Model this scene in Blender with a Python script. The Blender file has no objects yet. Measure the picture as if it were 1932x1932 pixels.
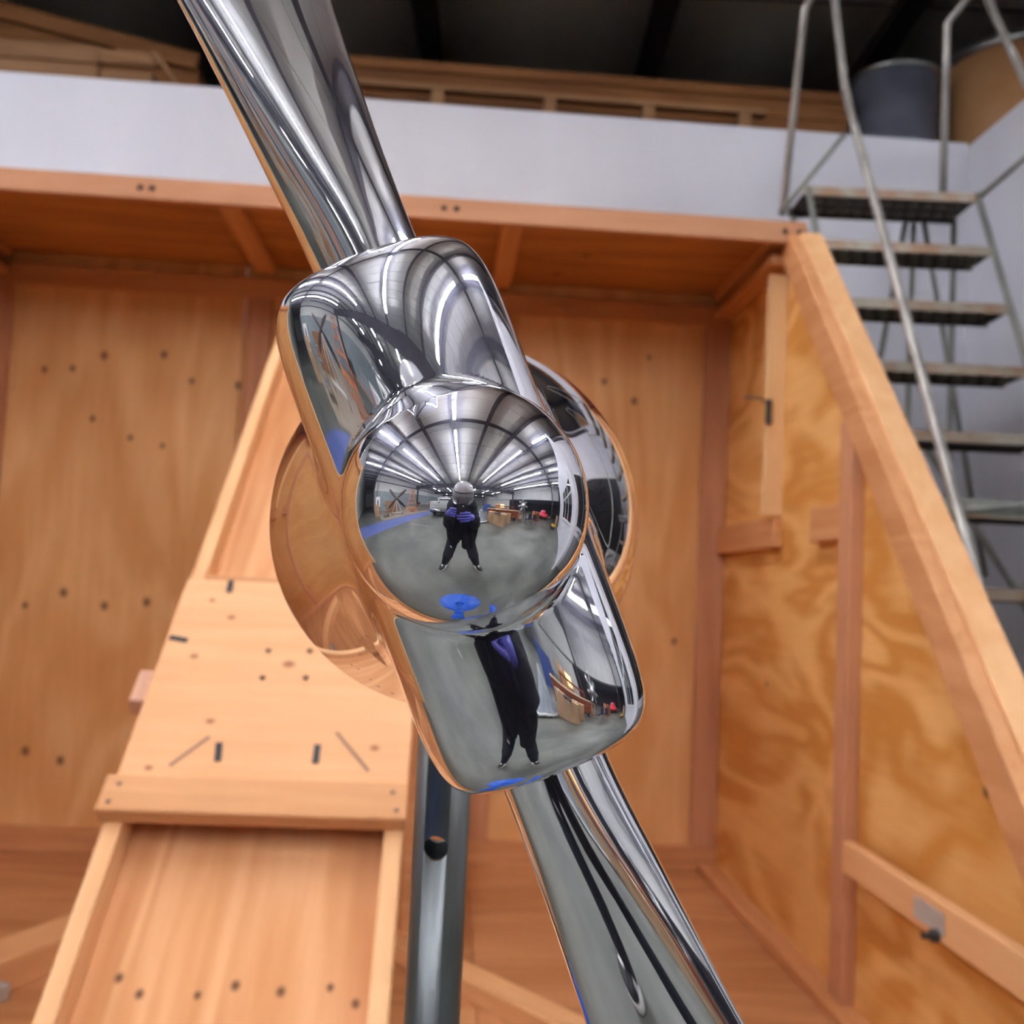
import bpy, bmesh, math, random
import numpy as np
from mathutils import Vector, Matrix
random.seed(7)
R = math.radians
sc = bpy.context.scene
COL = sc.collection

# ------------------------------------------------------------------ camera
EYE = Vector((0, 0, 1.45))
PITCH, ROLL, FPX = R(4.25), R(2.6), 1937.0
cam_d = bpy.data.cameras.new('camera')
cam = bpy.data.objects.new('camera', cam_d)
COL.objects.link(cam)
_r = Vector((1, 0, 0)); _u = Vector((0, -math.sin(PITCH), math.cos(PITCH))); _f = Vector((0, math.cos(PITCH), math.sin(PITCH)))
_rx = _r * math.cos(ROLL) + _u * math.sin(ROLL)
_ux = -_r * math.sin(ROLL) + _u * math.cos(ROLL)
cam.matrix_world = Matrix(((_rx.x, _ux.x, -_f.x, EYE.x), (_rx.y, _ux.y, -_f.y, EYE.y), (_rx.z, _ux.z, -_f.z, EYE.z), (0, 0, 0, 1)))
cam_d.sensor_width = 36.0
cam_d.lens = 36.0 * FPX / 1932.0
cam_d.clip_start = 0.004
cam_d.clip_end = 200
cam_d.dof.use_dof = True
cam_d.dof.focus_distance = 0.566
cam_d.dof.aperture_fstop = 9.0
sc.camera = cam

# ------------------------------------------------------------------ world, exposure
w = bpy.data.worlds.new('world'); sc.world = w
w.use_nodes = True
w.node_tree.nodes['Background'].inputs[0].default_value = (0.55, 0.6, 0.7, 1)
w.node_tree.nodes['Background'].inputs[1].default_value = 0.05
vs = sc.view_settings
vs.view_transform = 'Standard'; vs.look = 'None'; vs.gamma = 1.0; vs.use_curve_mapping = False
vs.exposure = 1.62
TUBE_POWER = 22.0
sc.cycles.max_bounces = 7
sc.cycles.diffuse_bounces = 4
sc.cycles.glossy_bounces = 4
sc.cycles.transmission_bounces = 6
sc.cycles.use_adaptive_sampling = True
sc.cycles.adaptive_threshold = 0.11
sc.cycles.adaptive_min_samples = 16
sc.cycles.transparent_max_bounces = 12
sc.cycles.sample_clamp_indirect = 12.0
sc.cycles.caustics_reflective = False
sc.cycles.caustics_refractive = False

# ------------------------------------------------------------------ helpers
def tag(o, label=None, cat=None, group=None, kind=None):
    if label: o['label'] = label
    if cat: o['category'] = cat
    if group: o['group'] = group
    if kind: o['kind'] = kind
    return o

def empty(name, loc=(0, 0, 0), rz=0.0, label=None, cat=None, group=None, mat=None):
    o = bpy.data.objects.new(name, None); COL.objects.link(o)
    o.empty_display_size = 0.1
    if mat is not None: o.matrix_world = mat
    else:
        o.location = loc; o.rotation_euler = (0, 0, rz)
    return tag(o, label, cat, group)

def mesh_obj(name, verts, faces, mat, parent=None, smooth=False):
    me = bpy.data.meshes.new(name)
    me.from_pydata([tuple(v) for v in verts], [], [tuple(f) for f in faces])
    me.update()
    if smooth:
        me.polygons.foreach_set('use_smooth', [True] * len(me.polygons))
    if mat: me.materials.append(mat)
    o = bpy.data.objects.new(name, me); COL.objects.link(o)
    o.parent = parent
    return o

class MB:
    """collects shapes into one mesh"""
    def __init__(s): s.v = []; s.f = []; s.sm = []
    def add(s, v, f, smooth=False):
        n = len(s.v); s.v += [Vector(q) for q in v]; s.f += [[i + n for i in q] for q in f]; s.sm += [smooth] * len(f)
        return s
    def hexa(s, c, ch=0.0):
        # c: 8 corners, bottom 4 then top 4 (ccw)
        f = [(3, 2, 1, 0), (4, 5, 6, 7), (0, 1, 5, 4), (1, 2, 6, 5), (2, 3, 7, 6), (3, 0, 4, 7)]
        if ch <= 0: return s.add(c, f)
        bm = bmesh.new(); vv = [bm.verts.new(q) for q in c]
        for q in f: bm.faces.new([vv[i] for i in q])
        bmesh.ops.recalc_face_normals(bm, faces=bm.faces)
        bmesh.ops.bevel(bm, geom=list(bm.edges), offset=ch, segments=1, affect='EDGES', clamp_overlap=True)
        bm.verts.index_update()
        s.add([q.co.copy() for q in bm.verts], [[q.index for q in g.verts] for g in bm.faces]); bm.free()
        return s
    def box(s, lo, hi, ch=0.0):
        (a, b, c), (d, e, g) = lo, hi
        return s.hexa([Vector(q) for q in ((a, b, c), (d, b, c), (d, e, c), (a, e, c), (a, b, g), (d, b, g), (d, e, g), (a, e, g))], ch)
    def beam(s, p0, p1, wu, ws, up=(0, 0, 1), ch=0.0):
        p0 = Vector(p0); p1 = Vector(p1); d = (p1 - p0).normalized(); up = Vector(up)
        side = d.cross(up)
        if side.length < 1e-5: side = d.cross(Vector((1, 0, 0)))
        side.normalize(); u = side.cross(d).normalized()
        a = side * ws / 2; b = u * wu / 2
        return s.hexa([p0 - a - b, p0 + a - b, p0 + a + b, p0 - a + b, p1 - a - b, p1 + a - b, p1 + a + b, p1 - a + b], ch)
    def tube(s, pts, r, n=10, cap=True, closed=False):
        pts = [Vector(q) for q in pts]; m = len(pts); rr = r if hasattr(r, '__len__') else [r] * m
        dirs = []
        for i in range(m):
            if closed: d = pts[(i + 1) % m] - pts[i - 1]
            else: d = pts[min(i + 1, m - 1)] - pts[max(i - 1, 0)]
            dirs.append(d.normalized())
        ref = Vector((0, 0, 1)) if abs(dirs[0].z) < .9 else Vector((1, 0, 0))
        u = (ref - dirs[0] * ref.dot(dirs[0])).normalized(); V = []; F = []
        for i in range(m):
            d = dirs[i]; u = (u - d * u.dot(d)).normalized(); q = d.cross(u)
            for k in range(n):
                t = 2 * math.pi * k / n
                V.append(pts[i] + (u * math.cos(t) + q * math.sin(t)) * rr[i])
        for i in range(m if closed else m - 1):
            j = (i + 1) % m
            for k in range(n):
                l = (k + 1) % n
                F.append((i * n + k, i * n + l, j * n + l, j * n + k))
        s.add(V, F, True)
        if cap and not closed:
            b = len(s.v) - len(V)
            s.f += [[b + k for k in range(n - 1, -1, -1)], [b + (m - 1) * n + k for k in range(n)]]; s.sm += [False, False]
        return s
    def lathe(s, prof, n=32, mat=None, smooth=True):
        V = []; F = []; m = len(prof)
        for (r, z) in prof:
            for k in range(n):
                t = 2 * math.pi * k / n; V.append(Vector((max(r, 1e-5) * math.cos(t), max(r, 1e-5) * math.sin(t), z)))
        for i in range(m - 1):
            for k in range(n):
                l = (k + 1) % n; F.append((i * n + k, i * n + l, (i + 1) * n + l, (i + 1) * n + k))
        if mat is not None: V = [mat @ q for q in V]
        return s.add(V, F, smooth)
    def prism(s, outline, a, b, axis='x'):
        # outline in the two other axes (ordered), extruded a..b along axis
        def P(o, t):
            return {'x': (t, o[0], o[1]), 'y': (o[0], t, o[1]), 'z': (o[0], o[1], t)}[axis]
        n = len(outline); V = [P(o, a) for o in outline] + [P(o, b) for o in outline]
        F = [list(range(n - 1, -1, -1)), list(range(n, 2 * n))] + [(i, (i + 1) % n, n + (i + 1) % n, n + i) for i in range(n)]
        return s.add(V, F)
    def build(s, name, mat, parent=None):
        me = bpy.data.meshes.new(name)
        me.from_pydata([tuple(v) for v in s.v], [], s.f); me.update()
        me.polygons.foreach_set('use_smooth', s.sm)
        bm = bmesh.new(); bm.from_mesh(me); bmesh.ops.recalc_face_normals(bm, faces=bm.faces); bm.to_mesh(me); bm.free()
        me.materials.append(mat)
        o = bpy.data.objects.new(name, me); COL.objects.link(o); o.parent = parent
        return o

def copy_tree(o, parent=None):
    c = o.copy(); COL.objects.link(c); c.parent = parent
    for ch in list(o.children): copy_tree(ch, c)
    return c

# ------------------------------------------------------------------ implicit surfaces (smooth bodies)
def v3(p): return np.array(p, dtype=np.float64)
def sd_sphere(p, c, r): return np.linalg.norm(p - v3(c), axis=-1) - r
def sd_ell(p, c, r):
    q = p - v3(c); r = v3(r)
    k0 = np.linalg.norm(q / r, axis=-1); k1 = np.linalg.norm(q / (r * r), axis=-1)
    return k0 * (k0 - 1.0) / np.maximum(k1, 1e-9)
def sd_cone(p, a, b, ra, rb):
    a = v3(a); b = v3(b); ab = b - a
    t = np.clip(((p - a) @ ab) / (ab @ ab), 0, 1)
    return np.linalg.norm(p - a - t[..., None] * ab, axis=-1) - (ra + (rb - ra) * t)
def sd_rcyl(rad, ax, r, h, f):
    dx = rad - (r - f); dy = np.abs(ax) - (h - f)
    return np.minimum(np.maximum(dx, dy), 0) + np.sqrt(np.maximum(dx, 0) ** 2 + np.maximum(dy, 0) ** 2) - f
def smin(a, b, k):
    h = np.maximum(k - np.abs(a - b), 0) / k
    return np.minimum(a, b) - h * h * h * k / 6.0

def surface(fn, lo, hi, step, newton=3):
    """surface net of fn = 0 -> verts, quads, normals"""
    lo = v3(lo); hi = v3(hi)
    n = np.ceil((hi - lo) / step).astype(int) + 1
    ax = [lo[i] + step * np.arange(n[i]) for i in range(3)]
    G = np.empty(n, dtype=np.float32)
    YZ = np.stack(np.meshgrid(ax[1], ax[2], indexing='ij'), -1)
    ck = 16
    for i in range(0, n[0], ck):
        xs = ax[0][i:i + ck]
        P = np.empty((len(xs),) + YZ.shape[:2] + (3,))
        P[..., 0] = xs[:, None, None]; P[..., 1:] = YZ[None]
        G[i:i + ck] = fn(P)
    ins = G < 0
    cnt = np.zeros(n - 1, dtype=np.uint8)
    for dx in (0, 1):
        for dy in (0, 1):
            for dz in (0, 1):
                cnt += ins[dx:n[0] - 1 + dx, dy:n[1] - 1 + dy, dz:n[2] - 1 + dz]
    act = (cnt > 0) & (cnt < 8)
    idx = -np.ones(n - 1, dtype=np.int64)
    cells = np.argwhere(act)
    idx[act] = np.arange(len(cells))
    V = lo + (cells + 0.5) * step
    e = step * 0.02
    def grad(V):
        g = np.empty_like(V)
        for k in range(3):
            d = np.zeros(3); d[k] = e
            g[:, k] = (fn(V + d) - fn(V - d)) / (2 * e)
        return g
    for _ in range(newton):
        g = grad(V); f = fn(V)
        st = (f / np.maximum((g * g).sum(-1), 1e-6))[:, None] * g
        ln = np.linalg.norm(st, axis=-1, keepdims=True)
        V = V - st * np.minimum(1.0, step / np.maximum(ln, 1e-12))
    g = grad(V); N = g / np.maximum(np.linalg.norm(g, axis=-1, keepdims=True), 1e-9)
    Q = []
    for k in range(3):
        a, b = (k + 1) % 3, (k + 2) % 3
        s0 = [slice(None)] * 3; s1 = [slice(None)] * 3
        s0[k] = slice(0, -1); s1[k] = slice(1, None)
        A = ins[tuple(s0)]; B = ins[tuple(s1)]
        ed = np.argwhere(A != B)
        ok = (ed[:, a] > 0) & (ed[:, b] > 0) & (ed[:, a] < n[a] - 1) & (ed[:, b] < n[b] - 1)
        ed = ed[ok]
        if not len(ed): continue
        o = []
        for (da, db) in ((-1, -1), (0, -1), (0, 0), (-1, 0)):
            c = ed.copy(); c[:, a] += da; c[:, b] += db
            o.append(idx[c[:, 0], c[:, 1], c[:, 2]])
        q = np.stack(o, -1)
        fl = ~A[ed[:, 0], ed[:, 1], ed[:, 2]]
        q[fl] = q[fl][:, ::-1]
        Q.append(q)
    return V, np.concatenate(Q), N

def net_obj(name, V, Q, N, mat, parent=None, keep=None):
    if keep is not None:
        Q = Q[keep]
        u, inv = np.unique(Q, return_inverse=True)
        V = V[u]; N = N[u]; Q = inv.reshape(Q.shape)
    me = bpy.data.meshes.new(name)
    me.vertices.add(len(V)); me.vertices.foreach_set('co', V.astype(np.float32).ravel())
    me.loops.add(Q.size); me.loops.foreach_set('vertex_index', Q.astype(np.int32).ravel())
    me.polygons.add(len(Q))
    me.polygons.foreach_set('loop_start', np.arange(0, Q.size, 4, dtype=np.int32))
    me.polygons.foreach_set('loop_total', np.full(len(Q), 4, dtype=np.int32))
    me.update(calc_edges=True); me.validate()
    me.polygons.foreach_set('use_smooth', [True] * len(me.polygons))
    me.normals_split_custom_set_from_vertices([tuple(q) for q in N])
    me.materials.append(mat)
    o = bpy.data.objects.new(name, me); COL.objects.link(o); o.parent = parent
    return o

# ------------------------------------------------------------------ materials
def new_mat(name):
    m = bpy.data.materials.new(name); m.use_nodes = True
    return m, m.node_tree, m.node_tree.nodes['Principled BSDF']
def plain(name, c, rough=.5, metal=0.0, spec=.5, emit=None, power=0):
    m, nt, b = new_mat(name)
    b.inputs['Base Color'].default_value = (*c, 1); b.inputs['Roughness'].default_value = rough
    b.inputs['Metallic'].default_value = metal; b.inputs['Specular IOR Level'].default_value = spec
    if emit:
        b.inputs['Emission Color'].default_value = (*emit, 1); b.inputs['Emission Strength'].default_value = power
    return m
def mottled(name, c1, c2, scale=3.0, rough=(.4, .6), metal=0.0, stretch=(1, 1, 1), detail=4, bump=0.0, spec=.5, lo=.35, hi=.65):
    m, nt, b = new_mat(name); N = nt.nodes; L = nt.links
    tc = N.new('ShaderNodeTexCoord'); mp = N.new('ShaderNodeMapping'); mp.inputs['Scale'].default_value = stretch
    nz = N.new('ShaderNodeTexNoise'); nz.inputs['Scale'].default_value = scale; nz.inputs['Detail'].default_value = detail
    rp = N.new('ShaderNodeValToRGB'); rp.color_ramp.elements[0].position = lo; rp.color_ramp.elements[1].position = hi
    rp.color_ramp.elements[0].color = (*c1, 1); rp.color_ramp.elements[1].color = (*c2, 1)
    L.new(tc.outputs['Object'], mp.inputs[0]); L.new(mp.outputs[0], nz.inputs['Vector']); L.new(nz.outputs['Fac'], rp.inputs[0])
    L.new(rp.outputs[0], b.inputs['Base Color'])
    mr = N.new('ShaderNodeMapRange'); mr.inputs[3].default_value, mr.inputs[4].default_value = rough
    L.new(nz.outputs['Fac'], mr.inputs[0]); L.new(mr.outputs[0], b.inputs['Roughness'])
    b.inputs['Metallic'].default_value = metal; b.inputs['Specular IOR Level'].default_value = spec
    if bump:
        bp = N.new('ShaderNodeBump'); bp.inputs['Strength'].default_value = bump; bp.inputs['Distance'].default_value = .01
        L.new(nz.outputs['Fac'], bp.inputs['Height']); L.new(bp.outputs[0], b.inputs['Normal'])
    return m
def wood(name, light, dark, axis, k=9.0, sc_=1.3, stretch=.12, knots=(), plane='xz', rough=.6, figure=.8, kr=.015, kcol=(.07, .022, .007)):
    """rotary-cut veneer / sawn lumber: warped bands running along axis, optional knots at given points"""
    m, nt, b = new_mat(name); N = nt.nodes; L = nt.links
    tc = N.new('ShaderNodeTexCoord'); oi = N.new('ShaderNodeObjectInfo')
    off = N.new('ShaderNodeVectorMath'); off.operation = 'MULTIPLY_ADD'; off.inputs[1].default_value = (7, 5, 9)
    mlt = N.new('ShaderNodeCombineXYZ')
    for i in range(3): L.new(oi.outputs['Random'], mlt.inputs[i])
    L.new(mlt.outputs[0], off.inputs[0]); L.new(tc.outputs['Object'], off.inputs[2])
    mp = N.new('ShaderNodeMapping'); s = [1, 1, 1]; s['xyz'.index(axis)] = stretch; mp.inputs['Scale'].default_value = s
    L.new(off.outputs[0], mp.inputs[0])
    n1 = N.new('ShaderNodeTexNoise'); n1.inputs['Scale'].default_value = sc_; n1.inputs['Detail'].default_value = 2.5; n1.inputs['Distortion'].default_value = .7
    L.new(mp.outputs[0], n1.inputs['Vector'])
    mu = N.new('ShaderNodeMath'); mu.operation = 'MULTIPLY'; mu.inputs[1].default_value = k * 6.283
    sn = N.new('ShaderNodeMath'); sn.operation = 'SINE'
    L.new(n1.outputs['Fac'], mu.inputs[0]); L.new(mu.outputs[0], sn.inputs[0])
    n2 = N.new('ShaderNodeTexNoise'); n2.inputs['Scale'].default_value = 9; n2.inputs['Detail'].default_value = 5
    mp2 = N.new('ShaderNodeMapping'); s2 = [4, 4, 4]; s2['xyz'.index(axis)] = .35; mp2.inputs['Scale'].default_value = s2
    L.new(off.outputs[0], mp2.inputs[0]); L.new(mp2.outputs[0], n2.inputs['Vector'])
    n3 = N.new('ShaderNodeTexNoise'); n3.inputs['Scale'].default_value = 1.6; n3.inputs['Detail'].default_value = 2
    L.new(off.outputs[0], n3.inputs['Vector'])
    a1 = N.new('ShaderNodeMath'); a1.operation = 'MULTIPLY_ADD'; a1.inputs[1].default_value = .19 * figure; a1.inputs[2].default_value = .30
    L.new(sn.outputs[0], a1.inputs[0])
    a2 = N.new('ShaderNodeMath'); a2.operation = 'MULTIPLY_ADD'; a2.inputs[1].default_value = .5
    L.new(n2.outputs['Fac'], a2.inputs[0]); L.new(a1.outputs[0], a2.inputs[2])
    a3 = N.new('ShaderNodeMath'); a3.operation = 'MULTIPLY_ADD'; a3.inputs[1].default_value = .5; a3.use_clamp = True
    sb = N.new('ShaderNodeMath'); sb.operation = 'SUBTRACT'; sb.inputs[1].default_value = .5
    L.new(n3.outputs['Fac'], sb.inputs[0]); L.new(sb.outputs[0], a3.inputs[0]); L.new(a2.outputs[0], a3.inputs[2])
    rp = N.new('ShaderNodeValToRGB'); rp.color_ramp.elements[0].position = .25; rp.color_ramp.elements[1].position = .85
    rp.color_ramp.elements[0].color = (*light, 1); rp.color_ramp.elements[1].color = (*dark, 1)
    L.new(a3.outputs[0], rp.inputs[0])
    col = rp.outputs[0]
    if knots:
        prev = None
        msk = N.new('ShaderNodeVectorMath'); msk.operation = 'MULTIPLY'
        mv = [1.0 if q in plane else 0.0 for q in 'xyz']
        if axis in plane: mv['xyz'.index(axis)] = .8
        msk.inputs[1].default_value = mv
        L.new(tc.outputs['Object'], msk.inputs[0])
        for kq in knots:
            pt = [0, 0, 0]; pt['xyz'.index(plane[0])] = kq[0]; pt['xyz'.index(plane[1])] = kq[1]
            dn = N.new('ShaderNodeVectorMath'); dn.operation = 'DISTANCE'; dn.inputs[1].default_value = [pt[i] * mv[i] for i in range(3)]
            L.new(msk.outputs[0], dn.inputs[0])
            dv = N.new('ShaderNodeMath'); dv.operation = 'DIVIDE'; dv.inputs[1].default_value = kq[2] if len(kq) > 2 else kr
            L.new(dn.outputs['Value'], dv.inputs[0])
            if prev is None: prev = dv.outputs[0]
            else:
                mn = N.new('ShaderNodeMath'); mn.operation = 'MINIMUM'; L.new(prev, mn.inputs[0]); L.new(dv.outputs[0], mn.inputs[1]); prev = mn.outputs[0]
        kp = N.new('ShaderNodeMapRange'); kp.inputs[1].default_value = .35; kp.inputs[2].default_value = 1.25; kp.inputs[3].default_value = .85; kp.inputs[4].default_value = 0
        L.new(prev, kp.inputs[0])
        mx = N.new('ShaderNodeMix'); mx.data_type = 'RGBA'; mx.inputs['B'].default_value = (*kcol, 1)
        L.new(kp.outputs[0], mx.inputs[0]); L.new(col, mx.inputs['A']); col = mx.outputs['Result']
    L.new(col, b.inputs['Base Color'])
    b.inputs['Roughness'].default_value = rough; b.inputs['Specular IOR Level'].default_value = .3
    return m

M = {}
# polished alloy with a faint wiping haze around bright reflections
def chrome_mat():
    m, nt, b = new_mat('polished_alloy'); N = nt.nodes; L = nt.links
    b.inputs['Base Color'].default_value = (.90, .90, .92, 1); b.inputs['Metallic'].default_value = 1; b.inputs['Roughness'].default_value = .012
    g = N.new('ShaderNodeBsdfAnisotropic'); g.inputs['Color'].default_value = (.72, .74, 1.0, 1); g.inputs['Roughness'].default_value = .26
    mx = N.new('ShaderNodeMixShader'); mx.inputs[0].default_value = .085
    L.new(b.outputs[0], mx.inputs[1]); L.new(g.outputs[0], mx.inputs[2])
    L.new(mx.outputs[0], N['Material Output'].inputs[0])
    return m
M['chrome'] = chrome_mat()
PL, PD = (.92, .56, .26), (.74, .37, .13)
back_knots = [(-3.328, 2.395), (-3.197, 2.408), (-3.053, 2.479, .02), (-2.771, 2.501, .018), (-2.631, 2.379), (-2.408, 2.372, .018), (-3.085, 2.17), (-2.902, 2.088, .014), (-2.748, 2.057, .013),
              (-3.331, 1.267), (-3.158, 1.334, .02), (-2.965, 1.28, .019), (-2.77, 1.306, .02), (-3.276, .59, .02), (-3.114, .552, .02), (-.622, 2.495), (-.467, 2.405, .018), (-.227, 1.227), (-.40, 2.63, .012), (-.75, .95)]
M['ply_back'] = wood('plywood_upright', PL, PD, 'z', 5, 2.0, .30, back_knots, 'xz', figure=.85)
M['ply_side'] = wood('plywood_swirled', (.88, .50, .18), (.64, .28, .06), 'y', 5.5, 2.0, .36, [(-1.62, 2.2, .016), (-.75, 1.1, .014), (-2.5, 1.0, .016)], 'yz', figure=1.5)
M['ply_calm'] = wood('plywood_plain', (.80, .44, .18), (.62, .29, .09), 'y', 4, 1.5, .18, figure=.5)
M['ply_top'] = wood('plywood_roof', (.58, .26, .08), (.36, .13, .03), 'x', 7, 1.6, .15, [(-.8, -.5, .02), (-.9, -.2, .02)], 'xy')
M['ply_floor'] = wood('plywood_deck', (.66, .32, .14), (.46, .19, .07), 'x', 7, 1.5, .15)
LL, LD = (.70, .36, .16), (.46, .19, .065)
M['lum_x'] = wood('lumber_along', (.74, .37, .17), (.56, .24, .09), 'x', 6, 3.5, .06, figure=.6)
M['lum_y'] = wood('lumber_deep', (.74, .37, .17), (.56, .24, .09), 'y', 6, 3.5, .06, figure=.6)
M['lum_z'] = wood('lumber_upright', (.66, .33, .18), (.50, .215, .105), 'z', 6, 3.5, .06, figure=.6)
M['lum_pale'] = wood('lumber_pale', (.85, .50, .25), (.74, .37, .16), 'y', 5, 3.5, .06, figure=.6)
M['lum_pale_z'] = wood('lumber_pale_upright', (.86, .57, .30), (.76, .45, .21), 'z', 5, 3.5, .06, figure=.6)
M['lum_pale_x'] = wood('lumber_pale_along', (.85, .50, .25), (.74, .37, .16), 'x', 5, 3.5, .06, figure=.6)
M['lum_rose'] = wood('lumber_rosy', (.60, .30, .16), (.46, .20, .095), 'x', 5, 3.5, .06, figure=.6)
M['ramp_ply'] = wood('plywood_fir', (.82, .42, .20), (.62, .255, .09), 'y', 8, 2.4, .14, figure=.8, knots=[(-1.93, -.285, .009), (-1.885, -.315, .009), (-1.78, -.315, .008), (-1.715, -.295, .010), (-1.63, -.305, .010), (-1.54, -.295, .008), (-1.49, -.325, .009)], plane='xy')
M['plate_ply'] = wood('plywood_pale_fir', (.88, .49, .25), (.76, .35, .155), 'x', 6, 2.0, .12, figure=.5, kcol=(.30, .09, .03), knots=[(-1.725, .446, .013), (-1.87, .26, .009), (-1.95, .46, .009), (-1.89, .60, .009), (-1.5, .20, .009), (-1.97, .125, .008), (-1.95, .66, .007)], plane='xy')
M['old_wood'] = wood('weathered_crate_wood', (.27, .105, .028), (.15, .05, .012), 'x', 6, 2.2, .12)
M['old_wood_pale'] = wood('weathered_pale_wood', (.33, .17, .075), (.20, .09, .035), 'x', 6, 2.2, .12)
M['fir_z'] = wood('fir_frame', (.62, .24, .10), (.45, .14, .05), 'z', 5, 3, .1)
M['redwood'] = wood('varnished_redwood', (.30, .08, .03), (.16, .035, .012), 'x', 5, 3, .1, rough=.35)
M['white_wall'] = mottled('white_painted_panel', (.66, .66, .73), (.74, .74, .80), 1.2, (.5, .6), bump=.12, stretch=(1, 1, .3))
M['pale_wall'] = mottled('pale_insulated_wall', (.52, .53, .52), (.60, .60, .58), .8, (.6, .7))
M['wainscot'] = mottled('grey_corrugated_steel', (.20, .24, .26), (.27, .31, .33), 1.5, (.4, .5))
M['concrete'] = mottled('polished_concrete', (.050, .055, .046), (.185, .188, .160), .75, (.26, .5), detail=7, lo=.3, hi=.72)
M['conc_wall'] = mottled('concrete_wall', (.36, .38, .36), (.46, .47, .45), .8, (.7, .8))
M['batt'] = mottled('vinyl_faced_insulation', (.74, .73, .68), (.82, .81, .76), .7, (.4, .5), stretch=(1, .5, 1))
M['purlin'] = mottled('dark_primed_steel', (.030, .018, .020), (.055, .035, .038), 2, (.45, .6))
M['tube'] = plain('lamp_tube_glass', (.9, .9, .9), .3, emit=(.93, .95, 1.0), power=TUBE_POWER)
M['lamp_body'] = plain('white_enamel', (.75, .75, .78), .35)
M['galv'] = mottled('galvanised_steel', (.13, .14, .145), (.30, .32, .33), 30, (.34, .52), metal=1.0, stretch=(1, 1, .15), detail=5)
M['blue_paint'] = mottled('glossy_blue_paint', (.02, .10, .54), (.025, .115, .58), 6, (.22, .32))
M['ladder_steel'] = mottled('worn_grey_paint', (.24, .25, .23), (.36, .36, .32), 18, (.4, .6), metal=.3, stretch=(1, 1, .3))
M['ladder_rail'] = mottled('worn_silver_paint', (.30, .28, .26), (.52, .50, .46), 14, (.35, .5), metal=.5, stretch=(1, 1, .3))
M['tread_dark'] = mottled('dark_rusty_steel', (.035, .028, .022), (.09, .06, .045), 20, (.5, .7), metal=.2)
M['nosing'] = mottled('rubbed_tread_edge', (.34, .20, .12), (.42, .38, .31), 9, (.4, .6), metal=.2)
M['bracket'] = plain('pale_zinc_bracket', (.55, .54, .52), .4, .3)
M['zinc'] = plain('zinc_plated_steel', (.62, .63, .65), .25, 1)
M['dark_steel'] = plain('dark_steel', (.10, .11, .12), .35, .8)
M['drum_blue'] = mottled('blue_grey_drum_paint', (.085, .09, .125), (.12, .125, .165), 5, (.3, .42))
M['drum_rim'] = plain('rolled_steel_rim', (.35, .36, .36), .3, .9)
M['fibre'] = mottled('kraft_fibre_drum', (.40, .19, .075), (.47, .24, .10), 4, (.6, .7))
M['card'] = mottled('corrugated_cardboard', (.40, .245, .13), (.47, .30, .17), 3, (.75, .85))
M['paper'] = plain('white_paper', (.75, .75, .74), .7)
M['black_cloth'] = mottled('black_woven_cloth', (.006, .006, .009), (.014, .014, .019), 30, (.75, .9), spec=.25)
M['navy_cloth'] = mottled('black_denim', (.006, .007, .013), (.013, .014, .024), 30, (.8, .9), spec=.25)
M['glove'] = plain('purple_blue_nitrile', (.115, .12, .58), .42)
M['skin'] = plain('skin', (.50, .30, .22), .55)
M['hair'] = plain('dark_hair', (.02, .014, .01), .6)
M['helmet'] = plain('glossy_grey_shell', (.50, .51, .54), .18)
M['black_plastic'] = plain('black_plastic', (.012, .012, .014), .3)
M['rubber'] = plain('black_rubber', (.012, .012, .012), .7)
M['white_leather'] = plain('white_leather', (.66, .65, .62), .45)
M['sole'] = plain('white_sole', (.72, .71, .68), .5)
M['truck_white'] = plain('white_car_paint', (.62, .63, .62), .2)
M['truck_black'] = plain('truck_black_trim', (.02, .02, .022), .45)
M['grey_print'] = plain('grey_embossing', (.32, .33, .34), .4)
M['bumper'] = plain('chromed_bumper', (.5, .5, .52), .22, 1)
M['red_lens'] = plain('red_lens', (.45, .02, .02), .2)
M['glass_dark'] = plain('dark_window_glass', (.010, .012, .014), .03, 0, .8)
M['bronze_wood'] = mottled('dark_propeller_wood', (.030, .016, .012), (.07, .035, .025), 6, (.3, .45))
M['white_steel'] = plain('white_steel_tube', (.72, .72, .72), .35)
M['grey_plastic'] = plain('grey_cart_plastic', (.20, .21, .22), .45)
M['blue_floor'] = mottled('blue_floor_paint', (.085, .12, .33), (.115, .155, .40), 1.5, (.3, .42))
M['tan_floor'] = mottled('bare_tan_floor', (.26, .21, .155), (.33, .27, .20), 1.2, (.5, .6))
M['floor_white'] = plain('worn_white_floor_paint', (.62, .62, .6), .6)
M['tarp'] = mottled('silver_tarpaulin', (.26, .30, .34), (.36, .40, .44), 3, (.35, .5), bump=.3)
M['red_paint'] = plain('glossy_red_cover', (.60, .015, .045), .3)
M['yellow'] = plain('yellow_machine_paint', (.62, .33, .02), .35)
M['blue_box'] = plain('blue_bin_plastic', (.03, .07, .26), .4)
M['navy_chair'] = plain('navy_canvas', (.02, .025, .07), .7)
M['lit_amber'] = plain('amber_lit_panel', (.8, .45, .2), .5, emit=(1.0, .5, .2), power=1.1)
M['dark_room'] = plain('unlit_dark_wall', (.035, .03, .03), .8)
M['door_white'] = plain('white_roller_door', (.66, .68, .68), .5)
M['frame_white'] = plain('white_window_frame', (.74, .75, .77), .35)
M['panel_grey'] = plain('grey_wall_panel', (.30, .31, .32), .5)
M['pink_wood'] = wood('pinkish_offcut', (.74, .42, .29), (.60, .30, .18), 'x', 5, 3, .1)
M['screw'] = plain('dark_screw_head', (.05, .03, .02), .5, .6)
M['felt'] = plain('grey_felt', (.075, .075, .075), 1.0, spec=.1)
M['pencil'] = plain('pencil_mark', (.32, .18, .11), .8)
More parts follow.
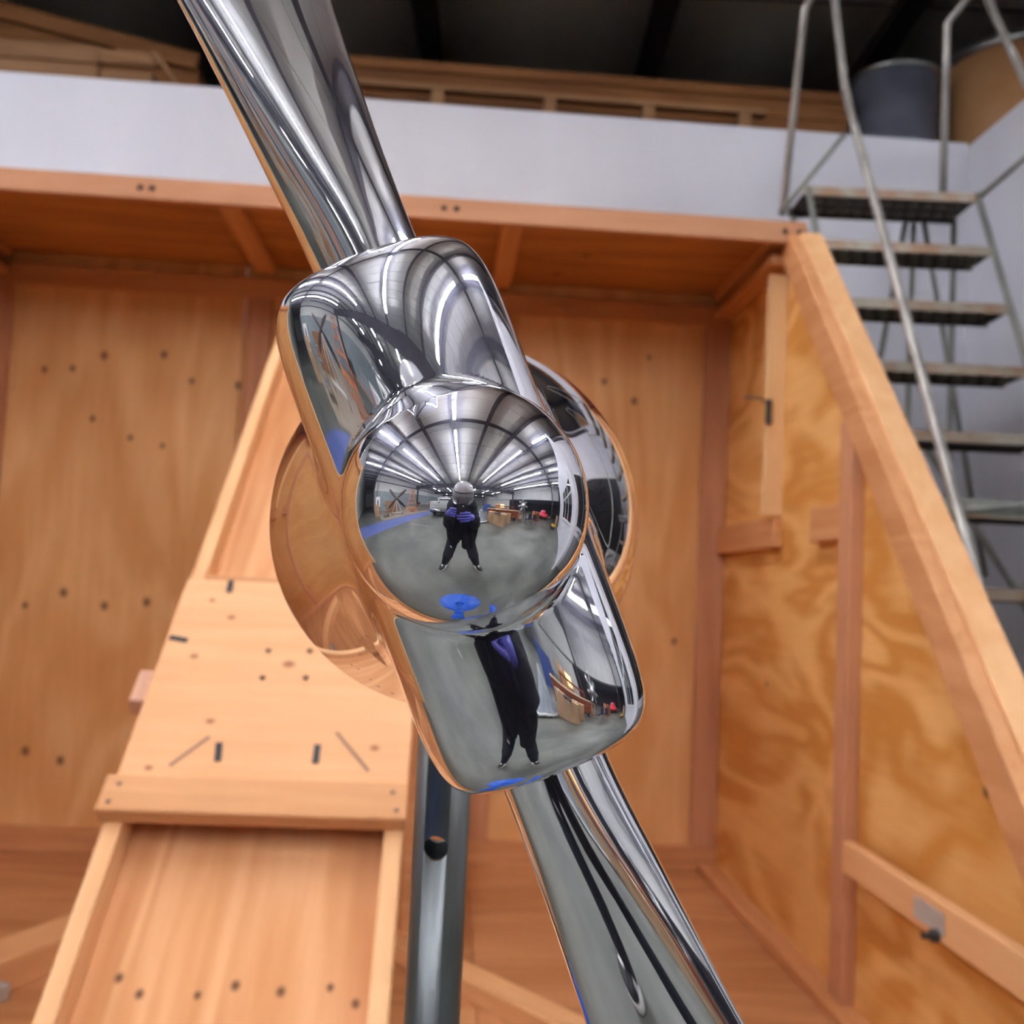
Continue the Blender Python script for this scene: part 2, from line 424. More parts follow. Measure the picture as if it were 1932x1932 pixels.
def shield():
    m, nt, b = new_mat('clear_visor')
    b.inputs['Base Color'].default_value = (.9, .92, .95, 1); b.inputs['Roughness'].default_value = .06
    b.inputs['Transmission Weight'].default_value = .85; b.inputs['IOR'].default_value = 1.35
    return m
M['visor'] = shield()

# ================================================================== THE BUILDING
def S(o): return tag(o, kind='structure')
floor = S(MB().box((-32, -46, -.15), (26, 12, 0)).build('floor', M['concrete']))
MB().add([(-6.9, 3.9, .002), (-4.5, 3.6, .002), (-3.15, -9.5, .002), (-4.35, -9.4, .002)], [(0, 1, 2, 3)]).build('painted_stripe', M['blue_floor'], floor)
MB().add([(-12.9, -.9, .003), (-6.15, -.9, .003), (-4.45, -9.4, .003), (-12.9, -12.5, .003)], [(0, 1, 2, 3)]).build('bare_strip', M['tan_floor'], floor)
mk = MB()
for i in range(7):
    x = -3.3 + i * .2; mk.add([(x, -2.45 - i * .03, .003), (x + .12, -2.47 - i * .03, .003), (x + .12, -2.53 - i * .03, .003), (x, -2.51 - i * .03, .003)], [(3, 2, 1, 0)])
mk.build('worn_marking', M['floor_white'], floor)
# roof: sagging insulation between purlins
CZ_ = 5.6; PS = 1.62; X0 = -.75
xs = []; zs = []
k0, k1 = -19, 17
for k in range(k0, k1):
    for i in range(6):
        t = i / 6; xs.append(X0 + (k + t) * PS); zs.append(CZ_ - .14 * math.sin(math.pi * t))
V = []; F = []
for x, z in zip(xs, zs): V += [(x, -46, z), (x, 12, z)]
for i in range(len(xs) - 1): F.append((2 * i, 2 * i + 1, 2 * i + 3, 2 * i + 2))
ceil = S(mesh_obj('ceiling', V, F, M['batt'], None, True))
pm = None
for k in range(k0, k1):
    x = X0 + k * PS
    if pm is None:
        b = MB(); b.box((-.006, -46, -.23), (.006, 12, .02)); b.box((-.09, -46, -.23), (.09, 12, -.215)); b.box((-.09, -46, .0), (.09, 12, .02))
        o = b.build('purlin', M['purlin'], ceil); pm = o
    else:
        o = pm.copy(); COL.objects.link(o)
    o.location = (x, 0, CZ_)
sm = None
for j in range(-28, 8):
    if sm is None:
        o = MB().box((-31, -.006, -.15), (25, .006, -.138)).build('batt_strap', M['purlin'], ceil); sm = o
    else:
        o = sm.copy(); COL.objects.link(o)
    o.location = (0, j * 1.5 + .6, CZ_)
for yy, dep, fl in ((-.2, .46, .20), (-13.8, .95, .28), (-28.0, .95, .28), (-42, .8, .25), (10.0, .6, .2)):
    b = MB(); z0 = CZ_ - .2
    b.box((-31, yy - fl / 2, z0 - dep), (25, yy + fl / 2, z0 - dep + .02)); b.box((-31, yy - fl / 2, z0 - .02), (25, yy + fl / 2, z0)); b.box((-31, yy - .01, z0 - dep), (25, yy + .01, z0))
    b.build('rafter', M['purlin'], ceil)
def column(x, y, w=.25, d=.45, h=5.4):
    b = MB(); b.box((x - d / 2, y - w / 2, 0), (x - d / 2 + .02, y + w / 2, h)); b.box((x + d / 2 - .02, y - w / 2, 0), (x + d / 2, y + w / 2, h)); b.box((x - d / 2, y - .01, 0), (x + d / 2, y + .01, h))
    b.box((x - d / 2 - .05, y - w / 2 - .05, 0), (x + d / 2 + .05, y + w / 2 + .05, .03))
    return b
for nm, (x, y, lab) in enumerate(((-12.0, -.2, 'dark steel column beside the cardboard boxes and the roller door'), (-12.0, -13.8, 'dark steel column at the far end of the corrugated wainscot'),
                     (14.3, -.2, 'dark steel column at the edge of the unlit bay behind the yellow machine'), (14.3, -13.8, 'dark steel column by the unlit bay, behind the radial engine'))):
    tag(column(x, y).build('steel_column', M['purlin']), lab, 'column', 'steel building columns')
# left wall with corrugated wainscot
wl = S(MB().box((-13.2, -46, 3.1), (-13.0, -.3, CZ_)).build('wall_left', M['pale_wall']))
b = MB(); n = 150; y0 = -46; st = 45.7 / n
ol = []
for i in range(n):
    y = y0 + i * st; ol += [(-13.0, y), (-13.0, y + st * .4), (-12.97, y + st * .5), (-12.97, y + st * .9)]
VV = [(x, y, 0) for x, y in ol] + [(x, y, 3.1) for x, y in ol]; m_ = len(ol)
b.add(VV, [(i, i + 1, m_ + i + 1, m_ + i) for i in range(m_ - 1)]); b.build('wainscot', M['wainscot'], wl)
MB().box((-13.0, -46, 4.5), (-12.8, -.3, 4.65)).build('girt', M['purlin'], wl)
S(MB().box((-31, 4.4, 0), (-5.5, 4.6, CZ_)).build('wall_rear_left', M['conc_wall']))
wfl = S(MB().box((-31, -1.2, 0), (-30.8, 4.6, CZ_)).build('wall_far_left', M['conc_wall']))
dr = S(MB().box((-30.8, -.8, 0), (-30.7, 4.0, 4.2)).build('door_1', M['door_white']))
for i in range(9): MB().box((-30.7, -.75, .25 + i * .44), (-30.68, 3.95, .6 + i * .44)).build('door_slat', M['door_white'], dr)
S(MB().box((-31, -1.3, 0), (-13, -1.1, CZ_)).build('wall_passage', M['conc_wall']))
S(MB().box((-13, -46, 0), (26, -45.8, CZ_)).build('wall_front', M['pale_wall']))
# right: header above an unlit bay
S(MB().box((15, -46, 3.15), (15.2, 2.0, CZ_)).build('wall_right', M['pale_wall']))
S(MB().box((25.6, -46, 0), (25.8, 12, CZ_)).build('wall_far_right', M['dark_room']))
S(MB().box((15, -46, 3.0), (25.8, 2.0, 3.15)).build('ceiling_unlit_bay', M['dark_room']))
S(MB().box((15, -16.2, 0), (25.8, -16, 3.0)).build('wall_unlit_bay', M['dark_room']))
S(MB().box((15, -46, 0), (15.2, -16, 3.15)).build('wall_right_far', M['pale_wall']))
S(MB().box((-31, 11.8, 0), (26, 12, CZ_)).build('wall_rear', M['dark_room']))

# ---- crate frame and the white storage room round it
PSI = R(3.6)
CR = Matrix.Translation((1.049, 5.079, 0)) @ Matrix.Rotation(PSI, 4, 'Z')
def cw(x, y, z=0): return CR @ Vector((x, y, z))
def cprism(pts, z0, z1):
    q = [cw(x, y) for x, y in pts]
    return MB().prism([(a.x, a.y) for a in q], z0, z1, 'z')
S(cprism([(-6.7, .45), (1.46, .45), (1.46, .6), (-6.7, .6)], 0, 4.07).build('wall_back', M['white_wall']))
wb = S(cprism([(1.46, -3.02), (1.6, -3.02), (1.6, .6), (1.46, .6)], 0, 4.05).build('wall_side', M['white_wall']))
wa = S(MB().prism([(2.42, 2.06), (8.25, 1.62), (8.27, 1.76), (2.44, 2.2)], 0, 4.05, 'z').build('wall_office', M['white_wall']))
S(cprism([(-9.5, .6), (9.5, .6), (9.5, 6.0), (-9.5, 6.0)], 3.86, 3.98).build('floor_storage_deck', M['dark_room']))
S(MB().prism([(2.6, 2.25), (8.3, 1.8), (8.3, 5.5), (2.5, 5.6)], 3.86, 3.98, 'z').build('floor_office_deck', M['dark_room']))
S(MB().prism([(8.25, 1.62), (8.4, 1.62), (8.6, 5.9), (8.45, 5.9)], 0, 4.05, 'z').build('wall_office_end', M['white_wall']))
# office window on wall_side (world x about 2.45): dark glass, frame
def wall_window(name, P0, P1, z0, z1, out, mull, trans, lab=None):
    P0 = Vector((*P0, 0)); P1 = Vector((*P1, 0)); out = Vector((*out, 0)).normalized()
    g = MB().hexa([P0 + Vector((0, 0, z0)), P1 + Vector((0, 0, z0)), P1 + out * .01 + Vector((0, 0, z0)), P0 + out * .01 + Vector((0, 0, z0)),
                   P0 + Vector((0, 0, z1)), P1 + Vector((0, 0, z1)), P1 + out * .01 + Vector((0, 0, z1)), P0 + out * .01 + Vector((0, 0, z1))]).build(name, M['glass_dark'])
    S(g)
    for z in (z0, z1): MB().beam(P0 + out * .02 + Vector((0, 0, z)), P1 + out * .02 + Vector((0, 0, z)), .09, .05).build('window_frame', M['frame_white'], g)
    for t in (0, 1): 
        q = P0.lerp(P1, t) + out * .02; MB().beam(q + Vector((0, 0, z0 - .045)), q + Vector((0, 0, z1 + .045)), .09, .05, P1 - P0).build('window_frame', M['frame_white'], g)
    for t in mull:
        q = P0.lerp(P1, t) + out * .02; MB().beam(q + Vector((0, 0, z0)), q + Vector((0, 0, z1)), .06, .04, P1 - P0).build('mullion', M['frame_white'], g)
    for z in trans: MB().beam(P0 + out * .02 + Vector((0, 0, z)), P1 + out * .02 + Vector((0, 0, z)), .07, .04).build('transom', M['frame_white'], g)
    return g
q0 = cw(1.459, -2.62); q1 = cw(1.459, -.45); od = cw(0, 0) - cw(1, 0)
wall_window('window_1', (q0.x, q0.y), (q1.x, q1.y), 1.25, 2.66, (od.x, od.y), (), ())
wall_window('window_2', (2.95, 2.015), (5.8, 1.80), 1.2, 2.68, (-.075, -1), (.33, .66), (2.2,))
S(MB().beam(q0 + od * .02 + Vector((0, 0, .55)), q1 + od * .02 + Vector((0, 0, .55)), 1.0, .03).build('trim_1', M['panel_grey']))
S(MB().beam(Vector((2.40, 2.03, 0)), Vector((2.40, 2.03, 4.05)), .14, .14, (1, 0, 0)).build('trim_2', M['frame_white']))

# ---- fluorescent strip lights
def strip_light():
    t = empty('strip_light')
    MB().prism([(-.062, .004), (.062, .004), (.062, .02), (.03, .06), (-.03, .06), (-.062, .02)], -1.2, 1.2, 'y').build('housing', M['lamp_body'], t)
    for q in (-.042, .042): MB().tube([(q, -1.18, -.018), (q, 1.18, -.018)], .019, 8).build('tube', M['tube'], t)
    for s in (-1, 1):
        MB().box((-.066, s * 1.2 - .02 * (s > 0), -.04), (.066, s * 1.2 + .02 * (s < 0), .062)).build('end_cap', M['lamp_body'], t)
        MB().tube([(0, s * .8, .06), (0, s * .8, .42)], .006, 6).build('hanger', M['lamp_body'], t)
    return t
proto = strip_light(); first = True
rows = {-8.5: 'outermost left row, over the old wooden propeller', -4.25: 'row over the blue floor stripe', -.6: 'row straight above the photographer',
        3.4: 'first row to the right, over the cardboard boxes', 7.3: 'second row to the right, over the radial engine', 11.2: 'outermost right row, beside the unlit bay'}
for x, lab in rows.items():
    ys = [2.70, .72] if x < 0 else [1.42]
    segs = [(y, 'near') for y in ys] + [(y, 'mid') for y in (-2.0, -4.3, -6.6, -8.9)] + [(y, 'far') for y in (-15.4, -17.8, -21.8)] + [(y, 'farthest') for y in (-29.6, -34)]
    for y, z_ in segs:
        o = proto if first else copy_tree(proto)
        first = False
        o.location = (x, y, CZ_ - .55)
        o.scale = (1, .76 if z_ == 'near' else .9, 1)
        txt = {'near': 'before the first rafter', 'mid': 'between the first and second rafters', 'far': 'beyond the second rafter', 'farthest': 'beyond the third rafter'}[z_]
        nth = [q for q in segs if q[1] == z_].index((y, z_))
        tag(o, '%s fluorescent strip light %s, %s' % (['nearest', 'second', 'third', 'fourth'][nth], txt, lab.split(',')[0]), 'ceiling light', 'fluorescent strip lights')

# ================================================================== THE BIG OPEN CRATE
crate = empty('shipping_crate', mat=CR, label='huge open-fronted plywood and lumber crate standing behind the chrome propeller', cat='crate')
W, FZ, TZ = 3.6, .14, 2.90
CH = .003
def cbox(name, lo, hi, mat, parent=crate, ch=CH): return MB().box(lo, hi, ch).build(name, M[mat], parent)
# floor on skids
for i in range(3): cbox('floor_sheet', (-W + i * 1.2 + .002, -3.0, .122), (-W + (i + 1) * 1.2 - .002, 0, FZ), 'ply_floor', ch=.001)
for x in (-3.5, -2.4, -1.2, -.1): cbox('skid', (x - .05, -3.0, 0), (x + .05, 0, .122), 'lum_y')
cbox('front_sill', (-W, -3.04, .0), (0, -3.0, .18), 'lum_x')
# back sheets, plates, studs
for i in range(3): cbox('back_sheet', (-W + i * 1.2 + .002, 0, .05), (-W + (i + 1) * 1.2 - .002, .016, TZ + .07), 'ply_back', ch=.001)
cbox('bottom_plate', (-W, -.038, FZ), (0, 0, .252), 'lum_x')
cbox('top_plate', (-W, -.038, 2.80), (0, 0, TZ), 'lum_x')
for x in (-2.32, -1.16): cbox('stud', (x - .055, -.038, .252), (x + .055, 0, 2.80), 'lum_z')
for x0, x1 in ((-.125, -.0), (-W, -W + .11)): cbox('corner_stud', (x0, -.042, .252), (x1, -.001, 2.80), 'lum_z')
# roof
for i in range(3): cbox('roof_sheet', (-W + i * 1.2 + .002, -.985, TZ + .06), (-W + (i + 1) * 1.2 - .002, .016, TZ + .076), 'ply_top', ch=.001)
cbox('front_header', (-W, -1.02, TZ - .005), (.03, -.982, TZ + .084), 'lum_rose')
for x in (-3.55, -2.30, -1.16, -.05): cbox('roof_joist', (x - .045, -.982, TZ + .02), (x + .045, -.04, TZ + .06), 'lum_y')
for x in (-2.62, -2.575, -1.44, -1.39, -.06, .0):
    MB().lathe([(0, 0), (.011, 0), (.011, .004), (0, .004)], 10, Matrix.Translation((x, -1.02, TZ + .04)) @ Matrix.Rotation(R(90), 4, 'X')).build('screw_head', M['screw'], crate)
# sloped side walls (right one is in view)
def side(x, s, yf=-3.0, m=1.114):
    # s=+1: right wall, plywood outside at x..x+s*.016
    a, b = (x, x + s * .016)
    d = lambda y: 2.955 + (y + .98) * m          # slanted front line
    sheets = [[(0, .05), (0, TZ + .06), (-.98, TZ + .06), (-1.62, d(-1.62)), (-1.62, .05)], [(-1.624, .05), (-1.624, d(-1.624)), (yf, d(yf)), (yf, .05)]]
    for o in sheets: MB().prism(o, a, b, 'x').build('side_sheet', M['ply_side' if s > 0 else 'ply_calm'], crate)
    i = -s
    def xb(name, x0, x1, y0, y1, z0, z1, mat='lum_z', ch=CH):
        xa, xb_ = sorted((x + i * x0, x + i * x1))
        return cbox(name, (xa, y0, z0), (xb_, y1, z1), mat, ch=ch)
    xb('side_bottom_plate', 0, .089, -2.98, -.045, FZ, .178, 'lum_y')
    xb('side_top_plate', 0, .089, -.94, -.045, 2.83, 2.868, 'lum_y')
    xb('side_blocking', 0, .042, -.90, -.045, 1.665, 1.79, 'lum_y')
    xb('side_blocking', 0, .042, -1.61, -1.33, 1.665, 1.79, 'lum_y')
    xb('side_stud', 0, .045, -1.72, -1.615, .18, d(-1.67) - .12, 'lum_z')
    xb('hanging_post', 0, .080, -.90, -.862, 1.795, 2.80, 'lum_pale_z')
    xb('front_post', -.09, .046, yf - .038, yf, .0, d(yf) + .02, 'lum_pale_z')
    sl = Vector((0, -2.02, -2.02 * m)).normalized(); up = Vector((0, -sl.z, sl.y)); up = -up if up.z < 0 else up
    p0 = Vector((x - i * .046, -1.0, d(-1.0) - .012)); p1 = Vector((x - i * .046, yf, d(yf) - .012))
    MB().beam(p0 + up * .012, p1 + up * .012, .038, .091, up, CH).build('sloped_front_rail', M['lum_pale'], crate)
    p0 = Vector((x + i * .023, -.99, d(-.99) - .02)); p1 = Vector((x + i * .023, yf + .02, d(yf + .02) - .02))
    MB().beam(p0 - up * .030, p1 - up * .030, .115, .046, up, CH).build('sloped_rail', M['lum_y'], crate)
    return xb
xb = side(0.0, 1)
side(-W, -1, -3.35, .275)
br = xb('side_brace', .045, .083, -2.96, -1.80, .615, .712, 'lum_pale')
cbox('washer_plate', (-.086, -2.46, .635), (-.083, -2.30, .69), 'bracket', br, 0)
MB().lathe([(0, 0), (.018, 0), (.018, .016), (.009, .017), (.009, .04), (0, .04)], 6, Matrix.Translation((-.086, -2.43, .628)) @ Matrix.Rotation(R(-90), 4, 'Y'), False).build('hex_nut', M['dark_steel'], br)
hk = MB(); hk.box((-.085, -.912, 2.17), (-.06, -.90, 2.27)); hk.tube([(-.075, -.915, 2.25), (-.11, -.92, 2.27), (-.18, -.92, 2.272)], .005, 6); hk.build('latch_hook', M['dark_steel'], crate)

# ---- sloping cradle inside the crate
RA = math.atan(.86)
RM = CR @ Matrix.Translation((0, -2.844, .955)) @ Matrix.Rotation(RA, 4, 'X')
ramp = empty('sloping_cradle', mat=RM, label='sloping wooden cradle with side rails and a pale plywood plate inside the crate', cat='wood cradle')
def rbox(name, lo, hi, mat, ch=CH, parent=None): return MB().box(lo, hi, ch).build(name, M[mat], parent or ramp)
XL, XR = -2.03, -1.425
rl = rbox('rail', (XL, -.60, -.107), (XL + .038, 2.3, -.018), 'lum_pale')
rbox('rail', (XR - .038, -.60, -.107), (XR, 2.3, -.018), 'lum_pale')
rbox('recessed_panel', (XL + .038, -.60, -.107), (XR - .038, 2.3, -.095), 'ramp_ply', .001)
pl = rbox('face_plate', (XL, .09, -.018), (XR + .004, .74, 0), 'plate_ply', .002)
rbox('crossboard', (XL - .012, -.002, -.018), (XR + .006, .0895, .022), 'lum_x')
rbox('rung', (XL + .038, .745, -.095), (XR - .038, .783, -.02), 'lum_x')
for x, y in ((-1.78, .488), (-1.682, .493), (-1.779, .398), (-1.679, .404)): MB().lathe([(0, 0), (.007, 0), (.007, .0012), (0, .0012)], 10, Matrix.Translation((x, y, 0))).build('screw_hole', M['screw'], pl)
for x, y, a, l in ((-1.916, .715, 4, .045), (-2.0, .515, 78, .045), (-1.834, .173, 8, .05), (-1.624, .177, 2, .05)):
    q = Matrix.Translation((x, y, 0)) @ Matrix.Rotation(R(a), 4, 'Z'); b = MB(); b.box((-.007, -l / 2, 0), (.007, l / 2, .003)); b.v = [q @ v for v in b.v]; b.build('felt_dash', M['felt'], pl)
for (x0, y0), (x1, y1) in (((-1.928, .132), (-1.862, .215)), ((-1.588, .24), (-1.508, .136))): MB().beam((x0, y0, .0006), (x1, y1, .0006), .0012, .008).build('pencil_line', M['pencil'], pl)
for x, y in ((-2.02, .02), (-2.01, .065), (-1.44, .02), (-1.45, .065)): MB().lathe([(0, 0), (.006, 0), (.006, .001), (0, .001)], 8, Matrix.Translation((x, y, .022))).build('screw_hole', M['pencil'], ramp)
rbox('side_block', (XL - .045, .34, -.08), (XL, .44, -.03), 'pink_wood')
iv = RM.inverted()
for x in (XL + .02, XR - .02):
    for y, zt in ((-3.15, .60), (-1.15, 2.30)):
        a = iv @ cw(x, y, .14); b_ = iv @ cw(x, y, zt); MB().beam(a, b_, .089, .038, iv.to_3x3() @ (CR.to_3x3() @ Vector((0, 1, 0))), CH).build('leg', M['lum_x'], ramp)

# ---- loose timber on the crate floor
def timber(name, x0, y0, x1, y1, wd, th, lab, mat='lum_pale'):
    a = cw(x0, y0, FZ); b = cw(x1, y1, FZ); t = empty(name, a, math.atan2(b.y - a.y, b.x - a.x), lab, 'timber')
    l = (b - a).length
    MB().box((0, -wd / 2, 0), (l, wd / 2, th), CH).build('plank', M[mat], t)
    return t, l
t, l = timber('floor_plank', -3.25, -2.75, -2.25, -.62, .17, .10, 'wide plank on the crate floor left of the sloping cradle', 'lum_pale_x')
MB().box((1.05, -.13, .0), (1.22, -.088, .05), .004).build('corner_bracket', M['bracket'], t)
t, l = timber('floor_batten', -1.62, -1.05, -.55, -2.42, .11, .060, 'lumber batten lying slantwise on the crate floor behind the steel pole', 'lum_pale_x')

# ================================================================== ROLLING WAREHOUSE LADDER
lad = empty('warehouse_ladder', (1.59, 3.75, 0), label='tall worn steel warehouse step ladder between crate and white wall', cat='ladder')
LXA, LXB = 1.235, 1.945
def lp(x, y, z): return Vector((x - 1.59, y - 3.75, z))
NT = 11; ZT, DZ, YT, DY = 3.245, .287, 4.33, -.15
ring0 = None
def tread(k):
    global ring0
    z = ZT - DZ * k; y = YT + DY * k; dp = .25 if k == 0 else .18; ex_ = .035 if k == 0 else 0
    def bx(lo, hi): return MB().box(tuple(lp(*lo)), tuple(lp(*hi)))
    t = MB().box(tuple(lp(LXA - ex_, y, z - .035)), tuple(lp(LXB, y + dp, z - .028))).box(tuple(lp(LXA - ex_, y + dp - .006, z - .045)), tuple(lp(LXB, y + dp, z - .002))).build('tread', M['tread_dark'], lad)
    bx((LXA - ex_, y - .006, z - .04), (LXB, y + .004, z)).build('nosing', M['nosing'], t)
    if k > 3: return
    for r in range(2):
        for i in range(11):
            if ring0 is None:
                ring0 = o = MB().lathe([(.013, 0), (.018, -.009), (.022, 0)], 8).build('punched_ring', M['ladder_steel'], t)
            else:
                o = ring0.copy(); COL.objects.link(o); o.parent = t
            o.location = lp(LXA + .05 + (i + .5 * r) * .06, y + dp * (.3 + .42 * r), z - .035)
for k in range(NT): tread(k)
def pipe(name, pts, r=.0145, m='ladder_steel', n=8): return MB().tube([lp(*q) for q in pts], r, n).build(name, M[m], lad)
YB = YT + DY * (ZT / DZ)
for x in (LXA - .012, LXB + .012):
    pipe('stringer', [(x, YT + .01, ZT), (x, YB + .03, .06)])
    pipe('rear_leg', [(x, YT + .24, ZT - .02), (x, YT + .30, .06)])
    pipe('base_rail', [(x, YT + .30, .12), (x, YB + .05, .12)])
pipe('handrail', [(1.180, 4.60, ZT - .03), (1.255, 4.59, 4.20), (1.31, 4.45, 4.29), (1.30, 4.28, 4.06), (1.30, 4.12, 3.60), (1.30, 4.05, 3.47), (1.30, 2.90, 1.60), (1.30, 2.70, 1.275), (1.29, 2.68, 1.2), (1.26, 2.95, .5)], .017, 'ladder_rail', 10)
pipe('handrail', [(1.915, 4.60, ZT - .03), (1.92, 4.59, 4.16), (2.03, 4.5, 4.31), (1.99, 4.33, 4.12), (1.98, 3.98, 3.58), (1.98, 3.4, 2.7), (1.98, 2.9, 1.6), (1.97, 2.84, 1.2), (1.96, 2.95, .5)], .017, 'ladder_rail', 10)
pipe('guard_strut', [(1.16, 4.56, ZT - .035), (1.43, 4.50, 3.57)], .012)
pipe('guard_strut', [(1.955, YT, ZT - .02), (2.11, 3.98, ZT + .13)], .012)
for p, q in (((1.735, 4.57, ZT - .05), (1.39, 4.33, 1.56)), ((1.82, 4.57, ZT - .05), (2.14, 4.62, 1.6)), ((1.775, 4.58, ZT - .05), (1.755, 4.64, .1)), ((1.285, 4.58, ZT - .1), (1.24, 4.64, 1.0)), ((1.235, 4.6, 1.89), (1.945, 4.6, 1.89)), ((1.235, 3.32, 1.74), (1.945, 3.32, 1.83)), ((1.945, 3.53, 1.2), (1.82, 4.5, 2.15)), ((1.33, 3.70, 2.14), (1.55, 4.38, 2.42))):
    pipe('brace', [p, q], .0125)
MB().box(tuple(lp(1.21, 3.38, 1.765)), tuple(lp(1.97, 3.41, 1.815))).build('crossbar', M['ladder_steel'], lad)
for x in (LXA - .012, LXB + .012):
    for y in (YT + .30, YB + .05):
        MB().lathe([(0, -.012), (.06, -.012), (.06, .012), (0, .012)], 16, Matrix.Translation(lp(x, y, .06)) @ Matrix.Rotation(R(90), 4, 'Y')).build('caster', M['rubber'], lad)

# ================================================================== STORED ON TOP OF THE WHITE ROOM
DK = 3.98
def at(name, x, y, lab, cat, z=DK, rz=0.0):
    p = cw(x, y, z); return empty(name, p, PSI + rz, lab, cat)
t = at('steel_drum', 1.24, .93, 'blue grey steel drum with bare rim on the white wall top', 'drum')
MB().lathe([(0, 0), (.25, 0), (.255, .02), (.25, .04), (.25, .20), (.256, .215), (.25, .23), (.25, .66), (0, .66)], 40).build('drum_body', M['drum_blue'], t)
MB().lathe([(.25, .655), (.262, .66), (.262, .685), (.25, .69), (.24, .685), (.235, .67), (0, .67)], 40).build('drum_rim', M['drum_rim'], t)
t = at('fibre_drum', 2.07, .98, 'large brown fibre drum with steel band beside the blue grey drum', 'drum')
MB().lathe([(0, 0), (.47, 0), (.47, .80), (0, .80)], 48).build('drum_body', M['fibre'], t)
MB().lathe([(.47, .80), (.485, .80), (.485, .855), (.47, .86), (0, .86)], 48).build('lid_band', M['drum_rim'], t)
lbv = []; 
for i in range(5):
    a = R(-98 + i * 6)
    for z in (.64, .69): lbv.append((.4715 * math.cos(a), .4715 * math.sin(a), z))
MB().add(lbv, [(2 * i, 2 * i + 2, 2 * i + 3, 2 * i + 1) for i in range(4)]).build('paper_label', M['paper'], t)
# long flat crate with a skid frame in front
t = at('flat_crate', -.72, .80, 'long low brown wooden crate stored along the white wall top', 'crate')
for i, (z0, z1) in enumerate(((.0, .16), (.165, .33), (.335, .50))): MB().box((-1.55, 0, z0), (1.62, .025, z1), .003).build('front_board', M['old_wood'], t)
MB().box((-1.55, .025, .0), (1.62, 1.1, .49), .003).build('crate_box', M['old_wood'], t)
MB().box((-1.58, -.02, .44), (1.64, 1.12, .50), .003).build('lid', M['old_wood'], t)
t = at('skid_frame', -.85, .68, 'thin wooden skid frame on short blocks before the long low crate', 'wood frame')
MB().box((-1.6, -.05, .262), (1.21, .03, .292), .003).build('top_board', M['old_wood_pale'], t)
MB().box((-1.6, -.05, .0), (1.21, .03, .10), .003).build('bottom_board', M['old_wood_pale'], t)
for x in (-1.35, -.69, -.05, .52, 1.08): MB().box((x - .035, -.045, .10), (x + .035, .028, .262), .003).build('block', M['old_wood_pale'], t)
# left stack
t = at('pallet_lid', -3.55, .66, 'tan wooden lid lying on two rounded posts at the left wall top', 'crate lid')
MB().box((-.95, 0, .19), (.12, .44, .30), .004).build('lid_board', M['old_wood_pale'], t)
MB().box((-.95, -.02, .27), (.12, 0, .37), .004).build('edge_board', M['old_wood_pale'], t)
MB().box((.12, -.012, .28), (.46, .02, .36), .004).build('edge_board', M['old_wood_pale'], t)
MB().box((.12, .02, .20), (.42, .44, .26), .004).build('lid_board', M['old_wood_pale'], t)
for x in (-.36, .33):
    MB().lathe([(0, 0), (.07, 0), (.07, .13), (.06, .17), (.04, .19), (0, .19)], 20, Matrix.Translation((x, .09, 0))).build('rounded_post', M['lum_pale'], t)
t = at('leaning_board', -3.12, .62, 'thin board leaning slantwise off the end of the tan lid', 'board')
MB().beam((0, 0, .35), (.27, .02, .02), .05, .02, (0, -1, 0), .002).build('board', M['old_wood_pale'], t)
t = at('dark_crate', -3.75, 1.15, 'dark brown wooden crate behind the tan lid at left wall top', 'crate')
MB().prism([(-1.3, 0), (.74, 0), (.74, .53), (-1.3, .93)], 0, .9, 'y').build('crate_box', M['old_wood'], t)
MB().beam((-1.3, -.02, .96), (.74, -.02, .56), .10, .04, (0, 0, 1), .003).build('lid_edge', M['old_wood'], t)
MB().box((-1.3, -.03, .0), (.76, 0, .1), .003).build('base_board', M['old_wood'], t)
t = at('spot_lamp', .25, 3.2, 'small dark hanging lamp under the shadowed roof behind the wall', 'lamp', 5.0)
MB().lathe([(.03, .22), (.05, .18), (.14, .05), (.16, 0), (.15, 0), (.12, .05), (.0, .16)], 24).build('lamp_shade', M['purlin'], t)
MB().tube([(0, 0, .2), (0, 0, .42)], .01, 6).build('rod', M['purlin'], t)
MB().lathe([(0, .02), (.10, .03), (.12, .05), (0, .08)], 20).build('lens', plain('teal_lens', (.25, .45, .45), .15), t)

# ================================================================== THE POLISHED PROPELLER
a_ = Vector((-.075, 1, .014)).normalized(); b_ = Vector((-.395, -.0425, .918)).normalized()
zl = -a_; yl = (b_ - zl * b_.dot(zl)).normalized(); xl = yl.cross(zl)
PO = Vector((-.0333, .668, 1.4964))
PM = Matrix(((xl.x, yl.x, zl.x, PO.x), (xl.y, yl.y, zl.y, PO.y), (xl.z, yl.z, zl.z, PO.z), (0, 0, 0, 1)))
prop = empty('propeller', mat=PM, label='mirror-polished two-blade propeller with domed hub on a steel pole, in the foreground', cat='propeller')
RB, RD, ZS, HB = .0750, .0706, .085, .1688
def f_barrel(p):                                     # rounded drum: eighth-power profile about the blade axis
    a = np.maximum((np.abs(p[..., 0]) ** 2.3 + np.abs(p[..., 2]) ** 2.3) ** (1 / 2.3) / RB, 1e-3); b = np.maximum(np.abs(p[..., 1]) / HB, 1e-3)
    k = (a ** 8 + b ** 8) ** .125
    g = np.sqrt(((a / k) ** 7 / RB) ** 2 + ((b / k) ** 7 / HB) ** 2)
    return (k - 1) / g
def f_dome(p): return sd_cone(p, (0, 0, 0), (0, 0, ZS), RD, RD)
def f_house(p): return -smin(-sd_ell(p, (0, 0, -.600), (.2045, .2045, .6677)), p[..., 2] + .122, .008)
def f_hub(p): return smin(smin(f_barrel(p), f_dome(p), .009), f_house(p), .016)
V, Q, N = surface(f_hub, (-.150, -.176, -.135), (.150, .176, .163), .0019)
ctr = V[Q].mean(1)
